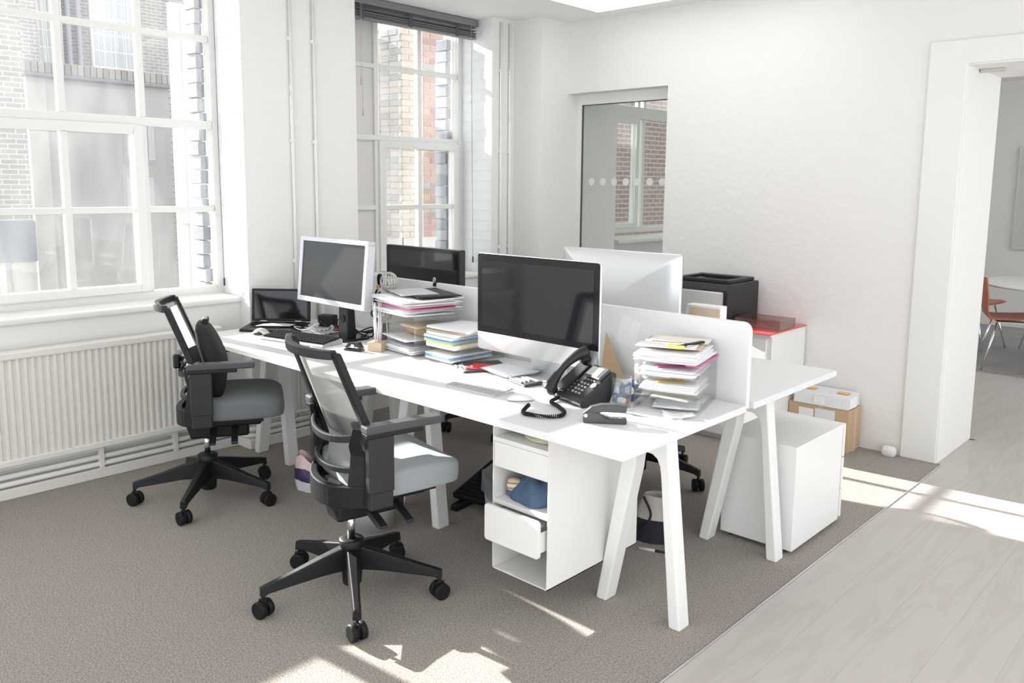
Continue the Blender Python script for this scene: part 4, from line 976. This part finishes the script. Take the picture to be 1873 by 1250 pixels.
sheet('white front sheet across the right letter tray pile', at3(-0.025,-0.055,z+0.0145), 0.22, 0.105, A3+0.09, 0.002, PAPER, 0.002)
sheet('bright pink folder sticking out of the right letter tray', at3(0.098,-0.005,0.174), 0.055, 0.25, A3-0.05, 0.004, PINK, 0.0, name='card_folder', cat='folder')
k = thing('scissors', 'black and yellow handled tool on the right letter tray pile', 'scissors', at3(0.055,-0.03,z+0.020), A3+1.12)
MB().prism([(-0.07,-0.006),(0.07,-0.012),(0.08,0.0),(0.07,0.010),(-0.07,0.006)], 'Z', 0.0, 0.007).build('blade', BLACK, k, bevel=0.002)
MB().lathe([(0.012,0.0),(0.020,0.0),(0.020,0.008),(0.012,0.008)],(-0.09,0.014,0),16,closed=True).build('handle', YELLOW, k); MB().lathe([(0.012,0.0),(0.020,0.0),(0.020,0.008),(0.012,0.008)],(-0.085,-0.020,0),16,closed=True).build('handle', YELLOW, k)
sheet('crumpled plastic wallet in front of the right letter tray', (-1.595,2.485,ZT+0.0005), 0.20, 0.09, 0.32, 0.001, PAPER, 0.006, tw=0.02)
sheet('folded white sheet near the desk end', (-1.522,2.515,ZT+0.0065), 0.11, 0.07, 0.7, 0.001, PAPER, 0.012, tw=-0.02)
sheet('flat white envelope behind the phone', (-1.905,2.715,ZT+0.001), 0.24, 0.17, 0.35, 0.003, PAPER2, 0.002)
sheet('second white envelope behind the phone', (-1.86,2.69,ZT+0.006), 0.22, 0.11, 0.5, 0.002, PAPER, 0.002)
# sheet of paper and brown card standing against the divider
o = MB().prism([(0.0,0.0),(0.13,0.0),(0.0,0.20)], 'Y', -0.002, 0.002).build('cardboard_offcut', KRAFT, loc=(-2.085,2.80,ZT)); o.rotation_euler = (math.radians(-12),0,math.radians(4))
tag(o, 'brown cardboard offcut leaning on the divider behind the silver computer', 'cardboard')
o = bx(-0.05,0.05,-0.0008,0.0,0.0,0.12).build('stuck_note', PAPER, loc=(-2.0,2.8575,0.885)); o.rotation_euler = (0,0.25,0); tag(o, 'white note stuck on the divider screen', 'note')
# left pair of tray stacks
TA = (-3.095, 2.665); AA = math.radians(-9)
tray('left clear letter tray stack beside the silver monitor', (TA[0],TA[1],ZT), AA, 0.30, 0.25, 3, 0.060)
def atA(x, y_, z): return (TA[0]+x*math.cos(AA)-y_*math.sin(AA), TA[1]+x*math.sin(AA)+y_*math.cos(AA), ZT+z)
z = 0.0095
for i in range(4):
    sheet('white paper, %s on the lowest level of the left letter tray' % ORD[i], atA(rnd.uniform(-0.01,0.01), -0.03+rnd.uniform(-0.01,0.01), z), 0.27, 0.22, AA+rnd.uniform(-0.04,0.04), 0.004, rnd.choice([PAPER,PAPER2]), 0.004, 'papers low in the left tray'); z += 0.0065
sheet('grey printed page on the lowest level of the left letter tray', atA(0.0,-0.025,z+0.003), 0.265, 0.21, AA-0.03, 0.002, PAPERG, 0.004)
sheet('white paper jutting from the middle of the left letter tray', atA(-0.01,-0.045,0.071), 0.27, 0.20, AA-0.1, 0.004, PAPER, 0.003)
o = MB().prism([(-0.055,0),(0.055,0),(0.055,0.045),(-0.045,0.045)], 'X', -0.085, 0.085).build('small_box', KRAFT, loc=atA(-0.02,0.03,0.0795), rotz=AA, bevel=0.002); tag(o, 'small brown box inside the left letter tray', 'box')
sheet('beige folder on the upper level of the left letter tray', atA(0.05,0.0,0.1305), 0.16, 0.20, AA, 0.008, MANILA, 0.002, name='card_folder', cat='folder')
z = 0.196
pileA = [PAPER]*3+[PAPER2, GREENC, PAPER, PINK, PAPER, PAPER2, PAPER, PAPER, PAPER3, PAPER, PAPER2, PAPER]
for i, mm in enumerate(pileA):
    th = 0.0035 if mm in (PAPER, PAPER2) else 0.0015; big = i > 3
    lb = 'white paper, %s in the overhanging pile on the left letter tray' % ORD[i]; gp = 'papers piled on the left tray'
    if mm is GREENC: lb, gp = 'green sheet in the overhanging pile on the left letter tray', None
    if mm is PINK: lb, gp = 'pink sheet in the overhanging pile on the left letter tray', None
    if mm is PAPER3: lb, gp = 'cream sheet in the overhanging pile on the left letter tray', None
    sheet(lb, atA(-0.01+rnd.uniform(-0.035,0.03), -0.02+rnd.uniform(-0.03,0.02), z), 0.37 if big else 0.31, 0.27, AA+rnd.uniform(-0.13,0.13), th, mm, 0.004, gp, tw=rnd.uniform(-0.012,0.012)); z += th+0.0022
sheet('red edged black clipboard on the top of the left paper pile', atA(0.02,0.03,z+0.008), 0.33, 0.22, AA-0.18, 0.005, BLACK, 0.0, name='clipboard', cat='clipboard')
sheet('printed magazine beside the black clipboard on the left pile', atA(-0.045,-0.02,z+0.012), 0.26, 0.19, AA-0.22, 0.003, PAPERG, 0.0, name='magazine', cat='magazine')
TB = (-2.795, 2.695); AB = math.radians(-3)
tray('right clear letter tray stack between the paper pile and silver computer', (TB[0],TB[1],ZT), AB, 0.225, 0.27, 2, 0.060)
def atB(x, y_, z): return (TB[0]+x*math.cos(AB)-y_*math.sin(AB), TB[1]+x*math.sin(AB)+y_*math.cos(AB), ZT+z)
z = 0.0095
for mm, th, lb in ((PAPER2,0.010,'thick white document low in the tray beside the silver computer'),(BLUEC,0.006,'blue folder low in the tray beside the silver computer'),(PAPER,0.006,'white document over the low blue folder')):
    sheet(lb, atB(-0.008,-0.045,z), 0.195, 0.25, AB+rnd.uniform(-0.03,0.03), th, mm, 0.003, name='document', cat='document'); z += th+0.003
z = 0.0695
for mm, th, lb in ((PAPER3,0.020,'thick cream document under the yellow folder'),(YELLOW,0.007,'yellow folder in the tray beside the silver computer'),(BLUEC,0.008,'blue folder above the yellow folder'),(PAPER2,0.014,'thick white document above the blue folder'),(PAPER,0.012,'white document under the top grey envelope')):
    sheet(lb, atB(rnd.uniform(-0.012,0.004),-0.045+rnd.uniform(-0.01,0.01),z), 0.20, 0.255, AB+rnd.uniform(-0.03,0.03), th, mm, 0.002, name='document', cat='document'); z += th+0.002
sheet('manila folder near the top of the tray beside the silver computer', atB(-0.005,-0.02,z+0.001), 0.235, 0.27, AB+0.16, 0.003, MANILA, 0.004, name='card_folder', cat='folder')
sheet('grey white envelope on top of the tray beside the silver computer', atB(0.0,-0.01,z+0.008), 0.25, 0.27, AB+0.2, 0.010, PAPERG if False else PAPER2, 0.004, tw=0.02)
sheet('dark folder on the desk left of the silver computer', (-2.60,2.600,ZT+0.0005), 0.20, 0.22, -0.5, 0.006, DGREY, 0.0, name='card_folder', cat='folder')
sheet('red folder under the papers before the silver computer', (-2.59,2.575,ZT+0.0075), 0.10, 0.12, 0.35, 0.003, REDC, 0.0, name='card_folder', cat='folder')
for i in range(3):
    sheet('white page, %s in the stack before the silver computer' % ORD[i], (-2.425+0.008*i,2.585+0.004*i,ZT+0.0125+0.004*i), 0.22, 0.15, -0.25+0.07*i, 0.002, PAPER2, 0.002, 'pages before the silver computer')
# loose sheet, punch, pen block and wire figure
sheet('blank white sheet on the desk right of the black keyboard', (-3.455,2.475,ZT), 0.30, 0.21, math.radians(30), 0.001, PAPER, 0.001)
k = thing('hole_punch', 'small black and steel hole punch by the wooden block', 'hole punch', (-3.31,2.42,ZT), math.radians(20))
MB().box(-0.05,0.05,-0.02,0.02,0.0,0.010).build('base', CHARC, k, bevel=0.003); MB().prism([(-0.05,0.010),(-0.03,0.04),(0.03,0.045),(0.05,0.02),(0.05,0.012),(0.0,0.025)], 'Y', -0.014, 0.014).build('lever', CHARC, k, bevel=0.003)
MB().cyl((0.0,-0.018,0.025),(0.0,0.018,0.025),0.009,n=12).build('pivot', CHROME, k)
wfx = (-3.235, 2.505)
k = thing('wooden_block', 'small square wooden block holding white rods', 'block', (wfx[0],wfx[1],ZT), math.radians(25))
bx(-0.038,0.038,-0.035,0.035,0,0.045).build('block', WOOD, k, bevel=0.002, seg=1)
for i in range(6):
    a = i*PI/3; MB().cyl((0.012*math.cos(a),0.012*math.sin(a),0.04),(0.02*math.cos(a+0.5)-0.01,0.02*math.sin(a+0.5)+0.02,0.235),0.003,n=6).build('rod', PAPER2, k)
WIRE = mat('pale_wire',(0.62,0.60,0.56),0.35,0.6)
k = thing('wire_figure', 'wire figure with cage head and body behind the wooden block', 'figurine', (-3.305, 2.605, ZT), 0.3)
def cage(c, r, nm):
    par = MB().ell((c[0],c[1],c[2]-r[2]*0.3),(r[0]*0.25,r[1]*0.25,r[2]*0.3),10,8).build(nm, WIRE, k)
    for i in range(9):
        a = PI*i/9; pts = [(c[0]+r[0]*math.cos(a)*math.cos(b),c[1]+r[1]*math.sin(a)*math.cos(b),c[2]+r[2]*math.sin(b)) for b in [2*PI*j/18 for j in range(19)]]
        MB().tube(pts,0.0022,5,caps=False).build('wire', WIRE, par)
    for zf in (-0.4, 0.3):
        pts = [(c[0]+r[0]*math.cos(b)*math.sqrt(1-zf*zf),c[1]+r[1]*math.sin(b)*math.sqrt(1-zf*zf),c[2]+r[2]*zf) for b in [2*PI*j/18 for j in range(19)]]
        MB().tube(pts,0.0022,5,caps=False).build('wire', WIRE, par)
cage((0.0,0.0,0.185),(0.045,0.04,0.062),'body_cage'); cage((0.01,0.03,0.325),(0.046,0.042,0.05),'head_cage')
for s in (-1,1): MB().cyl((0.025*s,0.0,0.0),(0.012*s,0.0,0.15),0.004,n=8).build('leg_wire', WIRE, k)
MB().cyl((0.0,0.0,0.235),(0.01,0.03,0.285),0.004,n=8).build('neck_wire', WIRE, k)
MB().ell((-0.045,0.03,0.335),(0.012,0.016,0.03),10,7,0.7).build('ear_pad', BLACK, k); MB().ell((-0.05,0.02,0.295),(0.009,0.009,0.013),8,6).build('bead', ORANGE, k)
for i in range(4): MB().tube(spline([(-0.045,0.03,0.30-0.03*i),(-0.075-0.01*i,0.035,0.26-0.035*i),(-0.05,0.03,0.20-0.03*i),(-0.07,0.04,0.15-0.02*i)]),0.005,6).build('twist', BLACK, k)
o = MB().prism([(-0.028,0),(0.028,0),(0.030,0.10),(-0.030,0.10)], 'Y', -0.028, 0.028).build('pencil_pot', mat('dark_red_print',(0.14,0.09,0.12),0.4), loc=(-3.395,2.655,ZT), rotz=0.3, bevel=0.002); tag(o, 'dark printed square pencil pot behind the silver monitor', 'pot')
# paperclips and small clutter on the desk edge of the tray
o = thing('earphones', 'tangle of white earphones in front of the tray', 'earphones', (-2.64,2.525,ZT)); pts = [(0.05*math.sin(2.1*i)*(1-0.02*i),0.03*math.cos(3.3*i),0.004+0.003*(i%3)) for i in range(14)]
MB().tube(spline(pts,5),0.0016,6).build('cable', PAPER, o); MB().ell((0.03,0.02,0.008),(0.009,0.007,0.007),10,7).build('earbud', PAPER, o); MB().ell((-0.03,-0.02,0.008),(0.009,0.007,0.007),10,7).build('earbud', PAPER, o)
# cables around the monitor foot
cr = random.Random(5)
spec = [('black cable looping behind the silver monitor', BLACK, (-3.55,2.73), 0.0035), ('thick black cable hanging by the silver monitor stand', BLACK, (-3.60,2.70), 0.004), ('grey cable winding across the laptop end', MGREY, (-3.86,2.60), 0.0025),
        ('white cable trailing from the laptop', PAPER2, (-3.93,2.56), 0.0022), ('black cable tangle between laptop and monitor', BLACK, (-3.87,2.68), 0.0035), ('silver grey cable beside the black tangle', SILVER, (-3.80,2.56), 0.0022)]
for lb, mm, (cx_, cy_), rr in spec:
    pts = []
    for i in range(9):
        a = i*1.25+cx_*7; pts.append((cx_+0.085*math.cos(a)*cr.uniform(0.6,1.2), min(2.84,cy_+0.055*math.sin(a)*cr.uniform(0.6,1.2)), ZT+rr+abs(0.06*math.sin(i*1.1+cx_*5))*cr.uniform(0.3,1.0)*(1 if 0<i<8 else 0)))
    tag(MB().tube(spline(pts,7),rr,6).build('cable', mm), lb, 'cable')
o = thing('plug_connector', 'red cable connector beside the laptop', 'connector', (-3.875,2.715,ZT)); MB().box(-0.02,0.02,-0.008,0.008,0.0,0.014).build('body', REDC, o, bevel=0.003); MB().cyl((0.02,0,0.007),(0.05,0,0.007),0.003,n=8).build('lead', BLACK, o)
o = thing('power_adapter', 'black power adapter behind the laptop', 'adapter', (-3.99,2.735,ZT), 0.4); MB().box(-0.05,0.05,-0.03,0.03,0.0,0.07).build('brick', BLACK, o, bevel=0.008); MB().tube(spline([(0.05,0,0.03),(0.09,0.0,0.05),(0.13,-0.02,0.01)]),0.003,6).build('lead', BLACK, o)
o = thing('foldback_clip', 'black foldback clip on the divider top', 'clip', (-3.205,2.87,1.046)); MB().prism([(-0.016,-0.018),(0.016,-0.018),(0.013,0.003),(-0.013,0.003)], 'X', -0.012, 0.012).build('body', BLACK, o)
for s in (-1,1): MB().tube(spline([(s*0.004,-0.014,0.0),(s*0.010,-0.016,0.02),(0.0,-0.016,0.028),(-s*0.002,-0.014,0.01)]),0.0014,6).build('wire_handle', CHROME, o)
# box file on the far desk
o = thing('box_file', 'white edged beige box file standing on the far desk', 'box file', (-1.895,3.33,ZT), math.radians(3)); bx(-0.085,0.085,-0.025,0.04,0,0.285).build('case', PAPER, o, bevel=0.003); bx(-0.068,0.083,-0.0265,-0.0255,0.02,0.275).build('front_label', mat('beige_card',(0.70,0.57,0.42),0.7), o)
# ================================================================ THINGS ON THE FLOOR
o = thing('footrest', 'black ribbed footrest under the near desk', 'footrest', (-2.66, 2.84, 0), math.radians(8))
fm = MB(); fm.X = Matrix.Translation((0,0,0.095)) @ Matrix.Rotation(math.radians(14),4,'X'); fm.box(-0.215,0.215,-0.17,0.17,-0.02,0.012); pl_ = fm.build('platform', BLACK, o, bevel=0.01)
for i in range(11):
    rm = MB(); rm.X = fm.X; rm.box(-0.195,0.195,-0.155+0.029*i,-0.138+0.029*i,0.012,0.018); rm.build('rib', RUBBER, pl_)
for s in (-1,1): MB().prism([(-0.22,0.0),(0.16,0.0),(0.16,0.035),(0.06,0.055),(-0.22,0.028)], 'X', s*0.16-0.02, s*0.16+0.02).build('side_foot', BLACK, o, bevel=0.005)
o = thing('waste_bin', 'grey waste bin with a plastic liner left of the drawer unit', 'bin', (-2.35, 2.535, 0)); MB().lathe([(0.0,0.0),(0.095,0.0),(0.125,0.30),(0.119,0.30),(0.09,0.006),(0.0,0.006)],n=28).build('bucket', GREYBAG, o)
MB().grid(lambda u,v:((0.128+0.006*math.sin(14*PI*u)*v)*math.cos(2*PI*u),(0.128+0.006*math.sin(14*PI*u)*v)*math.sin(2*PI*u),0.325-0.09*v+0.008*math.sin(10*PI*u)),48,5,True,True).build('liner', clear_mat('bin_liner',(0.8,0.82,0.84),0.2,0.5,(0.62,0.64,0.68)), o)
o = thing('metal_waste_basket', 'round brushed metal waste basket behind the nearest chair', 'bin', (-2.935, 2.225, 0)); MB().lathe([(0.0,0.0),(0.098,0.0),(0.118,0.215),(0.114,0.215),(0.094,0.005),(0.0,0.005)],n=32).build('bucket', ALU, o); MB().lathe([(0.116,0.210),(0.121,0.213),(0.116,0.217)],n=32,closed=True).build('rim', ALU, o)
o = thing('tote_bag', 'black and white canvas tote bag slumped on the floor', 'bag', (-1.93, 3.02, 0), math.radians(20))
def bag(u, v):
    a = 2*PI*u; r = (1-0.45*v**1.6); w = 1+0.05*math.sin(3*a+4*v)
    return (0.115*math.cos(a)*r*w+0.02*v, 0.075*math.sin(a)*r*w, 0.002+0.20*v)
MB().grid(lambda u,v: bag(u, v*0.5), 28, 8, True, True).build('lower_body', BAGB, o); MB().grid(lambda u,v: bag(u, 0.5+v*0.5), 28, 8, True, True).build('upper_body', BAGW, o)
MB().tube(spline([(-0.04,-0.05,0.20),(0.0,-0.08,0.14),(-0.02,-0.085,0.08),(-0.06,-0.08,0.04)]),0.006,6).build('strap', BAGB, o)
MB().tube(spline([(0.05,-0.05,0.19),(0.10,-0.075,0.11),(0.125,-0.07,0.05),(0.11,-0.13,0.006),(0.04,-0.15,0.006)]),0.006,6).build('strap', BAGB, o)
MB().tube([(0.04,-0.15,0.006),(-0.03,-0.15,0.006)],0.007,6).build('webbing_end', BAGW, o)
o = thing('carrier_bag', 'white carrier bag with purple print behind the nearest chair', 'bag', (-3.53, 2.285, 0), 0.2)
def cbag(u, v):
    a = 2*PI*u; r = (0.86+0.5*v)*(1-0.85*max(0,v-0.45)**1.2); w = 1+0.07*math.sin(5*a+6*v)+0.04*math.sin(9*a-5*v)
    return (0.085*math.cos(a)*r*w+0.012*math.sin(4*v), 0.055*math.sin(a)*r*w, 0.002+(0.17+0.02*math.sin(3*a)*v)*v)
MB().grid(lambda u,v: cbag(u,v*0.32),30,6,True,True).build('lower_body', PAPER2, o); MB().grid(lambda u,v: cbag(u,0.32+v*0.36),30,6,True,True).build('print_band', PURPLE, o); MB().grid(lambda u,v: cbag(u,0.68+v*0.32),30,6,True,True).build('handles', mat('pale_pink_plastic',(0.72,0.55,0.52),0.4), o)
# ================================================================ MEETING ROOM
t = thing('round_table', 'round white meeting table beyond the doorway', 'table', (-1.30, 8.62, 0)); MB().lathe([(0.0,0.708),(0.70,0.708),(0.735,0.718),(0.735,0.728),(0.725,0.733),(0.0,0.733)],n=48).build('tabletop', LAM, t)
MB().lathe([(0.0,0.0),(0.30,0.0),(0.28,0.015),(0.05,0.03),(0.035,0.06),(0.035,0.69),(0.12,0.708),(0.0,0.708)],n=28).build('pedestal', CHROME, t)
def shell_chair(label, loc, rotz, mm):
    c = thing('shell_chair', label, 'chair', loc, rotz, 'orange shell chairs')
    def prof(v):
        P = [(0.21,0.445),(0.15,0.452),(0.0,0.440),(-0.14,0.435),(-0.20,0.455),(-0.225,0.52),(-0.24,0.65),(-0.262,0.80)]
        k = v*(len(P)-1); i = min(int(k),len(P)-2); f = k-i; return (P[i][0]*(1-f)+P[i+1][0]*f, P[i][1]*(1-f)+P[i+1][1]*f)
    def sh(u, v):
        y_, z = prof(v); hw = 0.215-0.03*abs(2*v-1)**2 - (0.05*max(0,v-0.85)/0.15)
        x = (2*u-1)*hw; cv = (2*u-1)**2
        return (x, y_+0.03*cv*max(0,v-0.55)/0.45, z+0.012*cv*(1 if v<0.5 else 0))
    m_ = MB().grid(sh, 13, 30); o_ = m_.build('shell', mm, c); sd = o_.modifiers.new('thickness','SOLIDIFY'); sd.thickness = 0.012; sd.offset = -1
    for sx in (-1,1):
        for sy in (-1,1): MB().cyl((sx*0.15,sy*0.12,0.432),(sx*0.215,sy*0.225,0.0),0.009,n=10).build('leg', CHROME, c)
    MB().box(-0.16,0.16,-0.13,0.13,0.418,0.428).build('seat_plate', CHROME, c, bevel=0.003)
    return c
shell_chair('orange plywood chair with chrome legs nearest the doorway', (-1.68, 8.20, 0), math.radians(-70), CHAIRO)
shell_chair('orange plywood chair half hidden at the doorway edge', (-2.20, 9.10, 0), math.radians(-105), CHAIRO)
shell_chair('brown plywood chair on the far side of the meeting table', (-1.55, 9.45, 0), math.radians(165), CHAIRB)
wb = thing('whiteboard', 'grey whiteboard on the far meeting room wall', 'whiteboard', (-1.35, 10.75, 1.42)); bx(-0.90,0.90,-0.03,0.0,-0.52,0.60).build('board', mat('grey_white_board',(0.62,0.62,0.60),0.35), wb)
for a in ((-0.91,0.91,-0.035,0.0,0.60,0.612),(-0.91,0.91,-0.035,0.0,-0.532,-0.52),(-0.912,-0.90,-0.035,0.0,-0.52,0.60),(0.90,0.912,-0.035,0.0,-0.52,0.60)): bx(*a).build('frame', ALU, wb)
